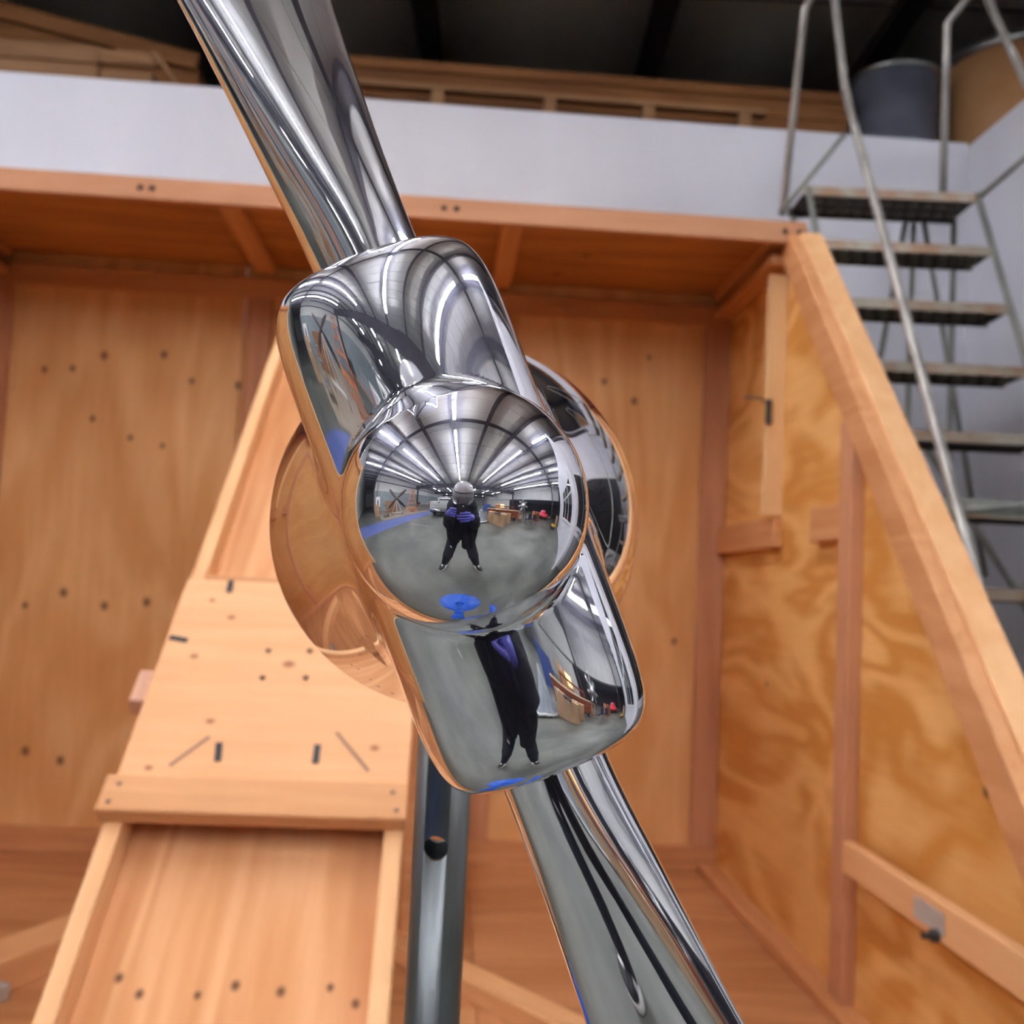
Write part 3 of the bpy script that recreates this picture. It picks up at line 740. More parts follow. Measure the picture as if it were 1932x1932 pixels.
d1, d2, d3 = f_barrel(ctr), f_dome(ctr), f_house(ctr)
kd = (ctr[:, 2] > .0) & (d2 < d1); kh = (~kd) & (d3 < d1); kb = ~(kd | kh)
net_obj('hub_dome', V, Q, N, M['chrome'], prop, kd)
net_obj('hub_barrel', V, Q, N, M['chrome'], prop, kb)
net_obj('rear_housing', V, Q, N, M['chrome'], prop, kh)
# blades: lofted sections  (y, centre x, half chord, half thickness, pitch)
SEC = [(.120, .001, .0330, .0330, 32), (.160, .001, .0332, .0328, 32), (.190, .0, .0345, .0318, 32), (.230, -.002, .0380, .0298, 31), (.280, -.004, .0430, .0270, 30), (.330, -.006, .0480, .0238, 29),
       (.400, -.008, .0570, .0190, 27), (.500, -.010, .0690, .0130, 24), (.600, -.010, .0740, .0098, 21), (.700, -.008, .0700, .0075, 18), (.780, -.005, .0570, .0055, 16), (.830, -.003, .0390, .0040, 15), (.855, -.002, .0200, .0028, 15), (.862, -.001, .0060, .0012, 15)]
SA = np.array(SEC, float); SA[:, :4] *= 1.075
def cr_(t):
    i = int(min(max(math.floor(t), 0), len(SA) - 2)); u = t - i
    p0, p1, p2, p3 = SA[max(i - 1, 0)], SA[i], SA[i + 1], SA[min(i + 2, len(SA) - 1)]
    return .5 * (2 * p1 + (p2 - p0) * u + (2 * p0 - 5 * p1 + 4 * p2 - p3) * u * u + (3 * p1 - p0 - 3 * p2 + p3) * u ** 3)
n = 72; VB = []; FB = []; rings = 90
for r in range(rings + 1):
    y, cx, h, tk, ph = cr_(r / rings * (len(SA) - 1)); ph = R(ph)
    for k in range(n):
        t = 2 * math.pi * k / n; ux = h * math.cos(t); uz = tk * math.sin(t) + .10 * tk * math.cos(2 * t) * (1 - tk / max(h, tk))
        VB.append((cx + ux * math.cos(ph) + uz * math.sin(ph), y, -ux * math.sin(ph) * .9 + uz * math.cos(ph)))
for r in range(rings):
    for k in range(n): FB.append((r * n + k, (r + 1) * n + k, (r + 1) * n + (k + 1) % n, r * n + (k + 1) % n))
FB.append([rings * n + k for k in range(n)][::-1])
bl = mesh_obj('blade', VB, FB, M['chrome'], prop, True)
bl2 = bl.copy(); COL.objects.link(bl2); bl2.rotation_euler = (0, 0, math.pi)

# ---- its stand: blue base and sleeve, galvanised pole with a pin hole
std = empty('propeller_stand', (-.0446, .83, 0), 0, 'galvanised steel pole in a round blue base carrying the polished propeller', 'stand')
MB().lathe([(0, 0), (.32, 0), (.32, .012), (.315, .016), (0, .016)], 64).build('base_disc', M['blue_paint'], std)
MB().lathe([(.075, .016), (.045, .06), (.0285, .14), (.0285, 1.075), (.0221, 1.08)], 32).build('sleeve', M['blue_paint'], std)
po = MB().lathe([(.0170, .9), (.0220, .9), (.0220, 1.575), (.0170, 1.575), (.0170, .9)], 64).build('pole', M['galv'], std)
cut = MB().tube([(0, -.06, 1.2425), (0, .06, 1.2575)], .0095, 32).build('cutter', M['galv'])
cut.location = (-.0025, 0, 0); cut.rotation_euler = (0, 0, 0); cut.parent = std
md = po.modifiers.new('pin_hole', 'BOOLEAN'); md.object = cut; md.operation = 'DIFFERENCE'; md.solver = 'EXACT'
bpy.context.view_layer.update()
me2 = bpy.data.meshes.new_from_object(po.evaluated_get(bpy.context.evaluated_depsgraph_get()))
po.modifiers.clear(); po.data = me2
bpy.data.objects.remove(cut, do_unlink=True)
MB().lathe([(0, .0), (.024, .0), (.026, .003), (.026, .012), (0, .014)], 32, Matrix.Translation((0, 0, 1.574))).build('pole_cap', M['galv'], std)
ax0 = std.matrix_world.inverted() @ Vector((0, 0, 0))
p_f = PM @ Vector((0, 0, -.124)) - Vector((-.0446, .83, 0)); p_b = PM @ Vector((0, 0, -.225)) - Vector((-.0446, .83, 0))
MB().tube([p_f, p_b], .026, 32).build('axle', M['galv'], std)

# ================================================================== THE PHOTOGRAPHER
per = empty('person', (-.02, -.34, 0), 0, 'person in black coat and grey helmet with clear visor, photographing with purple gloved hands', 'person')
def f_body(p):
    d = sd_cone(p, (0, -.16, .98), (0, -.06, 1.30), .135, .15)
    d = smin(d, sd_cone(p, (0, -.04, 1.40), (0, .05, 1.54), .062, .056), .05)
    for s in (-1, 1):
        leg = sd_cone(p, (s * .10, -.16, .95), (s * .235, .03, .53), .105, .090)
        leg = smin(leg, sd_cone(p, (s * .235, .03, .53), (s * .365, -.04, .10), .090, .074), .03)
        d = smin(d, leg, .04)
        arm = sd_cone(p, (s * .130, -.05, 1.455), (s * .165, .10, 1.21), .055, .045)
        arm = smin(arm, sd_cone(p, (s * .165, .10, 1.21), (s * .125, .255, 1.365 - .02 * (s > 0)), .044, .030), .02)
        d = smin(d, arm, .03)
    return d
V, Q, N = surface(f_body, (-.45, -.33, .03), (.45, .32, 1.60), .0125)
net_obj('body', V, Q, N, M['navy_cloth'], per)
HM = Matrix.Translation((.004, .075, 1.606)) @ Matrix.Rotation(R(-24), 4, 'X') @ Matrix.Scale(.95, 4)
def f_head(p):
    d = sd_ell(p, (0, -.01, .02), (.076, .097, .108))
    d = smin(d, sd_ell(p, (0, .03, -.065), (.055, .058, .055)), .03)
    d = smin(d, sd_cone(p, (0, .088, .015), (0, .112, -.03), .008, .014), .012)
    for s in (-1, 1):
        d = np.maximum(d, -sd_sphere(p, (s * .032, .098, .018), .016) * .8)
        d = smin(d, sd_sphere(p, (s * .032, .078, .018), .0135), .004)
        d = smin(d, sd_ell(p, (s * .078, -.012, -.01), (.012, .02, .032)), .006)
    d = smin(d, sd_ell(p, (0, .082, -.062), (.024, .012, .007)), .005)
    return d
V, Q, N = surface(f_head, (-.11, -.13, -.14), (.11, .14, .15), .005)
h = net_obj('head', V, Q, N, M['skin'], per); h.matrix_local = HM
for s in (-1, 1):
    e = MB().lathe([(0, 0), (.006, .001), (.004, .004), (0, .005)], 12, Matrix.Translation((s * .032, .0895, .018)) @ Matrix.Rotation(R(-90), 4, 'X')).build('eye', M['hair'], h)
# helmet, band, visor
prof = [(.128 * math.cos(t), .03 + .118 * math.sin(t)) for t in [R(i * 7.5) for i in range(13)]]
b = MB().lathe(prof + [(0, .148)], 40, Matrix.Scale(1.13, 4, (0, 1, 0)) @ Matrix.Translation((0, -.005, 0))); hel = b.build('helmet', M['helmet'], per); hel.matrix_local = HM
bd = MB().lathe([(.129, .012), (.133, .014), (.133, .034), (.129, .036)], 40, Matrix.Scale(1.13, 4, (0, 1, 0)) @ Matrix.Translation((0, -.005, 0))).build('brow_band', M['black_plastic'], hel)
vv = []; ff = []
for i in range(25):
    a = R(15 + i * 6.25)
    for (r, z) in ((.136, .022), (.142, -.05), (.140, -.115), (.137, -.115), (.139, -.05), (.133, .022)): vv.append((r * math.cos(a), r * 1.12 * math.sin(a), z))
for i in range(24):
    for k in range(6): ff.append((i * 6 + k, i * 6 + (k + 1) % 6, i * 6 + 6 + (k + 1) % 6, i * 6 + 6 + k))
vz = MB().add(vv, ff, True).build('face_shield', M['visor'], per); vz.matrix_local = HM
# coat
def rbx(p, c, h, r):
    q = np.abs(p - v3(c)) - (v3(h) - r)
    return np.linalg.norm(np.maximum(q, 0), axis=-1) + np.minimum(q.max(-1), 0) - r
def f_coat(p):
    d = sd_cone(p, (0, -.14, 1.02), (0, -.05, 1.34), .175, .155)
    d = smin(d, sd_ell(p, (0, -.05, 1.45), (.17, .12, .085)), .05)
    d = smin(d, sd_cone(p, (0, -.02, 1.45), (0, .02, 1.50), .085, .08), .03)
    fold = .008 * np.sin(p[..., 0] * 55 + p[..., 2] * 9)
    sk = rbx(p, (.122, -.13, .93), (.118, .18, .22), .05) + fold
    sk2 = rbx(p, (-.122, -.15, .99), (.112, .16, .17), .05) + fold
    d = smin(d, smin(sk, sk2, .01), .05)
    for s in (-1, 1):
        arm = sd_cone(p, (s * .130, -.05, 1.455), (s * .165, .10, 1.21), .080, .070) + .004 * np.sin(p[..., 2] * 60)
        arm = smin(arm, sd_cone(p, (s * .165, .10, 1.21), (s * .140, .225, 1.325 - .02 * (s > 0)), .069, .056), .02)
        d = smin(d, arm, .035)
    d = np.maximum(d, -sd_cone(p, (0, .03, 1.50), (0, .07, 1.62), .06, .06))
    return d
V, Q, N = surface(f_coat, (-.40, -.40, .70), (.40, .34, 1.60), .0125)
net_obj('coat', V, Q, N, M['black_cloth'], per)
MB().add([(-.165, .076, .83), (-.135, .078, .80), (-.145, .064, .755), (-.175, .062, .785)], [(0, 1, 2, 3)]).build('pale_patch', M['paper'], per)
# gloved hands
def hand(fingers, palm, wrist, thumb):
    def fn(p):
        d = sd_cone(p, wrist[0], wrist[1], .034, .030)
        d = smin(d, sd_ell(p, palm[0], palm[1]), .015)
        for f in fingers + [thumb]:
            q = 1e9
            for i in range(len(f[0]) - 1):
                c = sd_cone(p, f[0][i], f[0][i + 1], f[1] - .0006 * i, f[1] - .0006 * (i + 1)); q = c if i == 0 else np.minimum(q, c)
            d = smin(d, q, .006)
        return d
    return fn
oy = .34
lf = []
for i, (z, l) in enumerate(((1.428, .055), (1.407, .066), (1.386, .066), (1.366, .05))):
    lf.append(([(-.098, oy - .022, z), (-.088, oy - .004, z + .001), (-.074, oy + .002, z), (-.094 + l * .6, oy + .001, z - .002)], .0098))
th = ([(-.105, oy - .045, 1.383), (-.085, oy - .045, 1.408), (-.063, oy - .034, 1.423)], .0115)
V, Q, N = surface(hand(lf, ((-.104, oy - .034, 1.395), (.018, .026, .038)), ((-.130, oy - .085, 1.368), (-.110, oy - .05, 1.385)), th), (-.17, .19, 1.32), (.02, .37, 1.48), .0036)
o = net_obj('gloved_hand', V, Q, N, M['glove'], per)
rf = []
for i, (z, l) in enumerate(((1.392, .080), (1.369, .105), (1.346, .098), (1.324, .075))):
    rf.append(([(.066, oy - .020, z + .002), (.058, oy - .002, z + .004), (.034, oy + .006, z + .003), (.064 - l, oy + .002, z - .002)], .0106))
th = ([(.075, oy - .045, 1.358), (.050, oy - .045, 1.388), (.030, oy - .03, 1.398)], .012)
V, Q, N = surface(hand(rf, ((.066, oy - .030, 1.356), (.020, .028, .042)), ((.110, oy - .095, 1.335), (.080, oy - .05, 1.348)), th), (-.06, .19, 1.27), (.18, .37, 1.45), .0036)
o = net_obj('gloved_hand', V, Q, N, M['glove'], per)
# sneakers
for s in (-1, 1):
    sm_ = Matrix.Translation((s * .385, .02, 0)) @ Matrix.Rotation(R(-s * 18), 4, 'Z') @ Matrix.Scale(1.2, 4)
    def f_shoe(p):
        d = sd_ell(p, (0, .07, .035), (.047, .108, .05))
        d = smin(d, sd_ell(p, (0, -.055, .05), (.045, .062, .062)), .03)
        d = smin(d, sd_cone(p, (0, -.05, .07), (0, -.055, .115), .045, .046), .02)
        return np.maximum(d, -(p[..., 2] - .028))
    V, Q, N = surface(f_shoe, (-.07, -.14, .02), (.07, .20, .18), .005)
    sh = net_obj('sneaker', V, Q, N, M['black_plastic'], per); sh.matrix_local = sm_
    MB().lathe([(.0, .0), (.052, .0), (.054, .01), (.053, .03), (.046, .036), (0, .036)], 32, Matrix.Translation((0, .028, 0)) @ Matrix.Scale(2.92, 4, (0, 1, 0))).build('sole', M['sole'], sh)
    MB().lathe([(.001, .062), (.018, .058), (.032, .046), (.040, .032)], 24, Matrix.Translation((0, .112, .012)) @ Matrix.Scale(1.35, 4, (0, 1, 0))).build('toe_cap', M['white_leather'], sh)
    for q in (-1, 1): MB().add([(q * .047, -.03, .05), (q * .049, .05, .045), (q * .045, .045, .07), (q * .047, -.02, .085)], [(0, 1, 2, 3)]).build('side_stripe', M['white_leather'], sh)
    MB().box((-.012, .03, .082), (.012, .075, .094)).build('laces', M['white_leather'], sh)
# phone
ph = empty('smartphone', (-.028, -.0165, 1.325), 0, 'black smartphone held upright between two purple gloved hands', 'phone')
MB().box((-.037, -.004, 0), (.037, .004, .150), .003).build('phone_body', M['black_plastic'], ph)
MB().box((.006, .004, .108), (.035, .0055, .142), .001).build('camera_bump', M['black_plastic'], ph)
MB().lathe([(0, 0), (.006, 0), (.006, .001), (0, .001)], 16, Matrix.Translation((.028, .0055, .125)) @ Matrix.Rotation(R(-90), 4, 'X')).build('camera_lens', M['glass_dark'], ph)
MB().lathe([(0, 0), (.006, 0), (.006, .001), (0, .001)], 16, Matrix.Translation((.014, .0055, .125)) @ Matrix.Rotation(R(-90), 4, 'X')).build('camera_lens', M['zinc'], ph)

# ================================================================== THE SHOP BEHIND THE PHOTOGRAPHER (seen in the polished metal)
# ---- pickup truck, tail towards the propeller
tk = empty('pickup_truck', (-2.1, -5.1, 0), 0, 'white pickup truck parked tail first behind the photographer', 'truck')
b = MB(); b.prism([(-1.0, .62), (-1.0, 1.36), (-.94, 1.44), (.94, 1.44), (1.0, 1.36), (1.0, .62)], -2.0, -.03, 'y'); b.box((-1.0, -5.6, .55), (1.0, -3.75, 1.15), .03); b.build('bodywork', M['truck_white'], tk)
MB().prism([(-2.0, 1.1), (-3.75, 1.1), (-3.45, 1.72), (-3.2, 1.83), (-2.25, 1.83), (-2.03, 1.74)], -.90, .90, 'x').build('cab', M['truck_white'], tk)
MB().box((-.97, -3.75, .55), (.97, -2.0, 1.12), .02).build('cab_side', M['truck_white'], tk)
MB().prism([(-2.035, 1.22), (-2.02, 1.22), (-2.02, 1.66), (-2.06, 1.68)], -.72, .72, 'x').build('rear_window', M['glass_dark'], tk)
tg = MB().box((-.80, -.03, .80), (.80, .025, 1.42), .015).build('tailgate', M['truck_white'], tk)
MB().box((-.11, .025, 1.27), (.11, .04, 1.35), .008).build('handle', M['truck_black'], tg)
lt = MB()
for i in range(10):
    x = -.62 + i * .135; lt.box((x, .025, 1.05), (x + .095, .030, 1.115))
lt.build('embossed_lettering', M['grey_print'], tg)
MB().box((-.98, -1.98, 1.43), (.98, -.05, 1.455), .01).build('bed_rail', M['truck_black'], tk)
bp = MB().box((-1.02, -.02, .52), (1.02, .17, .72), .03).build('rear_bumper', M['bumper'], tk)
MB().box((-.17, .17, .55), (.17, .175, .68)).build('number_plate', M['paper'], bp)
MB().box((-.95, -1.2, .35), (.95, -.1, .55)).build('underbody', M['truck_black'], tk)
for s in (-1, 1):
    MB().box((s * .99 - .04, -.04, .92), (s * .99 + .005, .01, 1.32), .008).build('tail_light', M['red_lens'], tk)
    MB().tube([(s * .98, -3.2, 1.2), (s * 1.15, -3.2, 1.28)], .03, 8).build('mirror', M['truck_black'], tk)
    for y in (-1.0, -4.5):
        wq = Matrix.Translation((s * .86, y, .39)) @ Matrix.Rotation(R(90), 4, 'Y')
        wh = MB().lathe([(.2, -.13), (.36, -.13), (.39, -.1), (.39, .1), (.36, .13), (.2, .13)], 28, wq).build('tyre', M['rubber'], tk)
        MB().lathe([(0, -.06 * 1), (.2, -.10), (.21, .10), (0, .08)], 24, wq).build('wheel_rim', M['zinc'], wh)
tq = empty('tool_frame', (-2.05, -6.1, 1.44), 0, 'silver pipe rack standing in the bed of the white pickup', 'rack')
MB().tube([(-.6, 0, .03), (-.6, 0, .42), (.55, 0, .42), (.55, 0, .03)], .025, 8).build('hoop', M['zinc'], tq)
MB().tube([(-.6, -.7, .03), (-.6, -.7, .42), (.55, -.7, .42), (.55, -.7, .03)], .025, 8).build('hoop', M['zinc'], tq)
for x in (-.6, .55): MB().tube([(x, 0, .42), (x, -.7, .42)], .022, 8).build('side_bar', M['zinc'], tq)

# ---- dark four-blade propeller on a white wheeled stand
OPM = Matrix.Translation((-7.2, -3.6, 0)) @ Matrix.Rotation(R(-59), 4, 'Z')     # local +y faces the polished hub
op = empty('wooden_propeller', mat=OPM @ Matrix.Translation((0, 0, 1.72)), label='dark four-blade wooden propeller mounted on a white tube stand', cat='propeller')
for k, ang in enumerate((38, 142, 218, 322)):
    vv = []; ff = []; rr = [(.08, .10, .09), (.25, .11, .07), (.5, .15, .05), (.8, .18, .035), (1.15, .16, .025), (1.45, .11, .016), (1.62, .05, .010), (1.66, .012, .006)]
    for (r, h, tq_) in rr:
        for j in range(12):
            t = 2 * math.pi * j / 12; pz = R(25 - r * 10); u = h * math.cos(t); q = tq_ * math.sin(t)
            vv.append((r, u * math.sin(pz) + q * math.cos(pz), u * math.cos(pz) - q * math.sin(pz)))
    for i in range(len(rr) - 1):
        for j in range(12): ff.append((i * 12 + j, i * 12 + (j + 1) % 12, i * 12 + 12 + (j + 1) % 12, i * 12 + 12 + j))
    ff.append(list(range((len(rr) - 1) * 12, len(rr) * 12)))
    o = MB().add(vv, ff, True).build('blade', M['bronze_wood'], op); o.rotation_euler = (0, -R(ang), 0)
MB().lathe([(0, -.14), (.10, -.14), (.17, -.10), (.17, .06), (.12, .12), (.05, .16), (0, .16)], 32, Matrix.Rotation(R(-90), 4, 'X')).build('hub', M['bronze_wood'], op)
st_ = empty('tube_stand', mat=OPM, label='white triangular tube stand on casters under the dark wooden propeller', cat='stand')
ap = (0, -.22, 1.70)
for p in ((-.72, -.1, .16), (.72, -.1, .16), (-.1, -.1, .16)): MB().tube([ap, p], .035, 8).build('leg', M['white_steel'], st_)
MB().tube([(-.8, -.1, .16), (.8, -.1, .16)], .04, 8).build('base_tube', M['white_steel'], st_)
MB().tube([(0, -.1, .16), (0, -1.0, .16)], .04, 8).build('base_tube', M['white_steel'], st_)
MB().tube([(0, -1.0, .16), ap], .03, 8).build('leg', M['white_steel'], st_)
MB().tube([ap, (0, -.13, 1.72)], .05, 10).build('axle', M['white_steel'], st_)
for x, y in ((-.78, -.1), (.78, -.1), (0, -1.0)): MB().lathe([(0, -.03), (.08, -.03), (.08, .03), (0, .03)], 16, Matrix.Translation((x, y, .08)) @ Matrix.Rotation(R(90), 4, 'Y')).build('caster', M['rubber'], st_)

# ---- A-shaped fir trestle
tr = empty('timber_trestle', (-7.6, -7.0, 0), R(-48), 'tall A-shaped orange fir trestle with rungs beside the old propeller', 'trestle')
for y in (-.45, .45):
    for s in (-1, 1): MB().beam((s * .95, y, .0), (s * .16, y * .5, 2.9), .12, .06, (1, 0, 0), .004).build('leg', M['fir_z'], tr)
for z in (.5, 1.1, 1.7, 2.3):
    w_ = .95 - .79 * z / 2.9; d_ = .45 - .225 * z / 2.9
    for s in (-1, 1): MB().box((-w_, s * d_ - .03, z - .05), (w_, s * d_ + .03, z + .05), .003).build('rung', M['fir_z'], tr)
    for s in (-1, 1): MB().box((s * w_ - .03, -d_, z - .2), (s * w_ + .03, d_, z - .1), .003).build('side_rung', M['fir_z'], tr)
MB().box((-.3, -.3, 2.88), (.3, .3, 2.95), .004).build('cap_board', M['fir_z'], tr)

def carton(name, p, rz, sz, lab, cat='box', mat='card', tape=True, group=None):
    t = empty(name, p, rz, lab, cat, group); x, y, z = sz
    MB().box((-x / 2, -y / 2, 0), (x / 2, y / 2, z), .006).build('carton_body', M[mat], t)
    if tape:
        MB().box((-.04, -y / 2 - .001, z - .15), (.04, y / 2 + .001, z + .002)).build('tape', M['paper'], t)
        MB().box((x * .1, y / 2, z * .55), (x * .1 + .12, y / 2 + .002, z * .55 + .09)).build('shipping_label', M['paper'], t)
    return t
carton('tall_carton', (-8.75, -.65, 0), R(-82), (.85, .6, 1.25), 'tall cardboard carton with white labels near the roller door')
t = empty('poster_board', (-9.4, -.95, .0), R(-80), 'white board with a black figure standing behind the tall carton', 'board')
MB().box((-.42, -.02, .9), (.42, .02, 2.0), .003).build('board', M['paper'], t); MB().box((-.40, -.12, 0), (-.34, .0, .95)).build('leg', M['dark_steel'], t); MB().box((.34, -.12, 0), (.40, .0, .95)).build('leg', M['dark_steel'], t)
MB().prism([(-.12, 1.1), (.08, 1.1), (.14, 1.45), (.05, 1.7), (-.06, 1.7), (-.1, 1.4)], .02, .024, 'y').build('black_figure', M['black_plastic'], t)
t = empty('utility_cart', (-7.25, -1.75, 0), R(-75), 'grey utility cart with tools between carton and tube stand', 'cart')
for z in (.18, .58, .95): MB().box((-.38, -.25, z), (.38, .25, z + .05), .01).build('shelf', M['grey_plastic'], t)
for x in (-.36, .36):
    for y in (-.23, .23): MB().tube([(x, y, .1), (x, y, 1.0)], .02, 8).build('post', M['grey_plastic'], t)
    for y in (-.2, .2): MB().lathe([(0, -.02), (.06, -.02), (.06, .02), (0, .02)], 12, Matrix.Translation((x, y, .06)) @ Matrix.Rotation(R(90), 4, 'Y')).build('caster', M['rubber'], t)
tb = empty('bench_grinder', (-7.25, -1.75, 1.0), R(-75), 'small grey machine with two round wheels on the utility cart', 'machine')
MB().box((-.1, -.08, 0), (.1, .08, .16), .02).build('motor', M['grey_plastic'], tb)
for x in (-.17, .17): MB().lathe([(0, -.02), (.09, -.02), (.09, .02), (0, .02)], 16, Matrix.Translation((x, 0, .11)) @ Matrix.Rotation(R(90), 4, 'Y')).build('wheel', M['zinc'], tb)
t = empty('hardboard_sheet', (-9.2, -3.6, 0), R(-62), 'brown hardboard panel leaning behind the dark wooden propeller', 'panel')
MB().beam((0, 0, 0), (0, -.25, 1.5), .02, 2.3, (0, 1, 0)).build('panel', M['old_wood_pale'], t)
t = empty('slatted_crate', (-6.55, -6.0, 0), R(-45), 'small pale wooden crate on the floor before the fir trestle', 'crate')
for z in (.05, .3, .55):
    for s in (-1, 1):
        MB().box((-.3, s * .25 - .012, z), (.3, s * .25 + .012, z + .1)).build('slat', M['fir_z'], t); MB().box((s * .3 - .012, -.25, z), (s * .3 + .012, .25, z + .1)).build('slat', M['fir_z'], t)
for x in (-.28, .28):
    for y in (-.23, .23): MB().box((x - .02, y - .02, 0), (x + .02, y + .02, .68)).build('corner_post', M['fir_z'], t)
t = empty('work_table', (-6.3, -8.6, 0), R(-35), 'low cluttered work table beyond the fir trestle', 'table')
MB().box((-1.2, -.4, .78), (1.2, .4, .83), .005).build('tabletop', M['old_wood_pale'], t)
for x in (-1.1, 1.1):
    for y in (-.33, .33): MB().box((x - .04, y - .04, 0), (x + .04, y + .04, .78)).build('leg', M['dark_steel'], t)
MB().box((-1.1, -.35, .25), (1.1, .35, .28)).build('shelf', M['dark_steel'], t)
carton('dark_bin', (-6.9, -8.1, .83), R(-30), (.5, .4, .4), 'dark storage bin on the low work table, left end', 'bin', 'truck_black', False)
carton('dark_bin', (-5.6, -9.0, .83), R(-30), (.6, .4, .45), 'dark storage bin on the low work table, right end', 'bin', 'grey_plastic', False)

# ---- right-hand side
def panel(name, p0, p1, h, th, mat, lab, cat, lean=0.0):
    p0 = Vector((*p0, 0)); p1 = Vector((*p1, 0)); d = (p1 - p0)
    t = empty(name, p0, math.atan2(d.y, d.x), lab, cat); l = d.length
    MB().box((0, -th, 0), (l, 0, h), .006).build('carton_body', M[mat], t)
    MB().box((l * .3, -.001 - th, h - .12), (l * .36, .001, h + .002)).build('tape', M['paper'], t)
    return t
panel('flat_carton', (2.0, -4.15), (2.32, -3.68), .87, .30, 'card', 'brown flat carton nearest to the silver tarpaulin', 'box')
panel('flat_carton', (2.25, -3.58), (2.62, -2.72), .85, .30, 'card', 'tan flat carton standing in front of the long stacked boards', 'box')
panel('flat_carton', (2.95, -3.75), (3.56, -3.12), .82, .25, 'card', 'narrow tan carton right of the front flat carton', 'box')
MB().box((0, 0, 0), (.001, .001, .001))
t = empty('rag_pile', (2.25, -3.05, .85), 0, 'crumpled black and white rags on the front flat carton', 'rags')
V, Q, N = surface(lambda p: smin(sd_ell(p, (-.08, -.1, .03), (.12, .16, .06)), sd_ell(p, (.02, .1, .035), (.10, .14, .05)), .05) + .012 * np.sin(p[..., 0] * 70) * np.sin(p[..., 1] * 60), (-.25, -.3, 0), (.2, .3, .13), .014)
net_obj('rags', V, Q, N, M['truck_black'], t)
V, Q, N = surface(lambda p: sd_ell(p, (-.02, -.22, .03), (.09, .09, .05)) + .01 * np.sin(p[..., 0] * 90), (-.15, -.34, 0), (.1, -.1, .1), .014)
net_obj('white_rag', V, Q, N, M['paper'], t)
t = empty('board_stack', (4.0, -4.75, 0), math.atan2(1.6, 2.7), 'long low stack of dark reddish boards on a dolly', 'board stack')
for i in range(8): MB().box((-1.65, -.35, .30 + i * .08), (1.65, .35, .373 + i * .08), .004).build('board', M['redwood'], t)
MB().box((-1.68, -.37, .94), (1.68, .37, .965), .004).build('cover_board', M['card'], t)
MB().box((-1.5, -.3, .2), (1.5, .3, .3)).build('dolly', M['dark_steel'], t)
for x in (-1.3, 1.3):
    for y in (-.26, .26): MB().lathe([(0, -.03), (.1, -.03), (.1, .03), (0, .03)], 14, Matrix.Translation((x, y, .1)) @ Matrix.Rotation(R(90), 4, 'X')).build('caster', M['rubber'], t)
t = empty('slatted_bench', (5.2, -6.1, 0), math.atan2(1.5, 2.2), 'reddish slatted wooden bench behind the long stack of boards', 'bench')
for i in range(13): MB().box((-1.2 + i * .2 - .03, -.02, .55), (-1.2 + i * .2 + .03, .02, 1.18)).build('slat', M['redwood'], t)
MB().box((-1.3, -.04, 1.18), (1.3, .04, 1.28), .005).build('top_rail', M['redwood'], t); MB().box((-1.3, -.04, .45), (1.3, .04, .55), .005).build('lower_rail', M['redwood'], t); MB().box((-1.3, -.6, .42), (1.3, 0, .47), .005).build('seat', M['redwood'], t)
for x in (-1.25, 1.25):
    for y in (-.57, -.02): MB().box((x - .04, y - .04, 0), (x + .04, y + .04, .45 if y < -.1 else 1.2)).build('leg', M['redwood'], t)
t = empty('lantern_box', (5.75, -7.55, 0), R(30), 'glowing amber lantern box standing behind the slatted bench', 'lamp')
MB().box((-.35, -.2, 0), (.35, .2, .95), .01).build('pedestal', M['card'], t); MB().box((-.30, -.16, .97), (.30, .16, 1.45), .01).build('lit_panel', M['lit_amber'], t)
for z in (.95, 1.45): MB().box((-.33, -.18, z), (.33, .18, z + .03)).build('frame', M['fir_z'], t)
carton('blue_bin', (4.5, -10.6, .0), R(25), (1.3, .8, 1.25), 'dark blue storage bin beyond the long board stack', 'bin', 'blue_box', False)
carton('brown_carton', (6.0, -9.2, 0), R(30), (1.1, .8, 1.5), 'big brown carton between blue bin and slatted bench', 'box')
# radial engine on a frame
en = empty('radial_engine', (6.45, -3.95, 0), R(35), 'polished radial engine with finned cylinders on a wheeled frame', 'engine')
EC = Matrix.Translation((0, 0, 1.55)) @ Matrix.Rotation(R(-90), 4, 'X')
MB().lathe([(0, -.3), (.26, -.3), (.30, -.15), (.30, .12), (.20, .26), (.08, .38), (0, .38)], 28, EC).build('crankcase', M['zinc'], en)
for k in range(7):
    a = 2 * math.pi * k / 7; q = Matrix.Translation((0, 0, 1.55)) @ Matrix.Rotation(a, 4, 'Y'); pr = []
    for i in range(9): pr += [(.10, .28 + i * .04), (.135, .285 + i * .04), (.135, .30 + i * .04), (.10, .305 + i * .04)]
    pr += [(.09, .64), (.05, .70), (0, .70)]
    MB().lathe(pr, 14, q, False).build('cylinder', M['zinc'], en)
for k in range(7):
    a = 2 * math.pi * (k + .5) / 7; MB().tube([(math.sin(a) * .3, -.2, 1.55 + math.cos(a) * .3), (math.sin(a) * .55, -.25, 1.55 + math.cos(a) * .55)], .03, 8).build('intake_pipe', M['dark_steel'], en)
for s in (-1, 1):
    MB().tube([(s * .55, .4, .12), (s * .25, -.3, 1.35)], .035, 8).build('frame_leg', M['dark_steel'], en); MB().tube([(s * .55, -.7, .12), (s * .25, -.3, 1.35)], .035, 8).build('frame_leg', M['dark_steel'], en)
    MB().tube([(s * .55, -.7, .12), (s * .55, .4, .12)], .035, 8).build('base_tube', M['dark_steel'], en)
    for y in (-.7, .4): MB().lathe([(0, -.03), (.09, -.03), (.09, .03), (0, .03)], 14, Matrix.Translation((s * .55, y, .09)) @ Matrix.Rotation(R(90), 4, 'Y')).build('caster', M['rubber'], en)
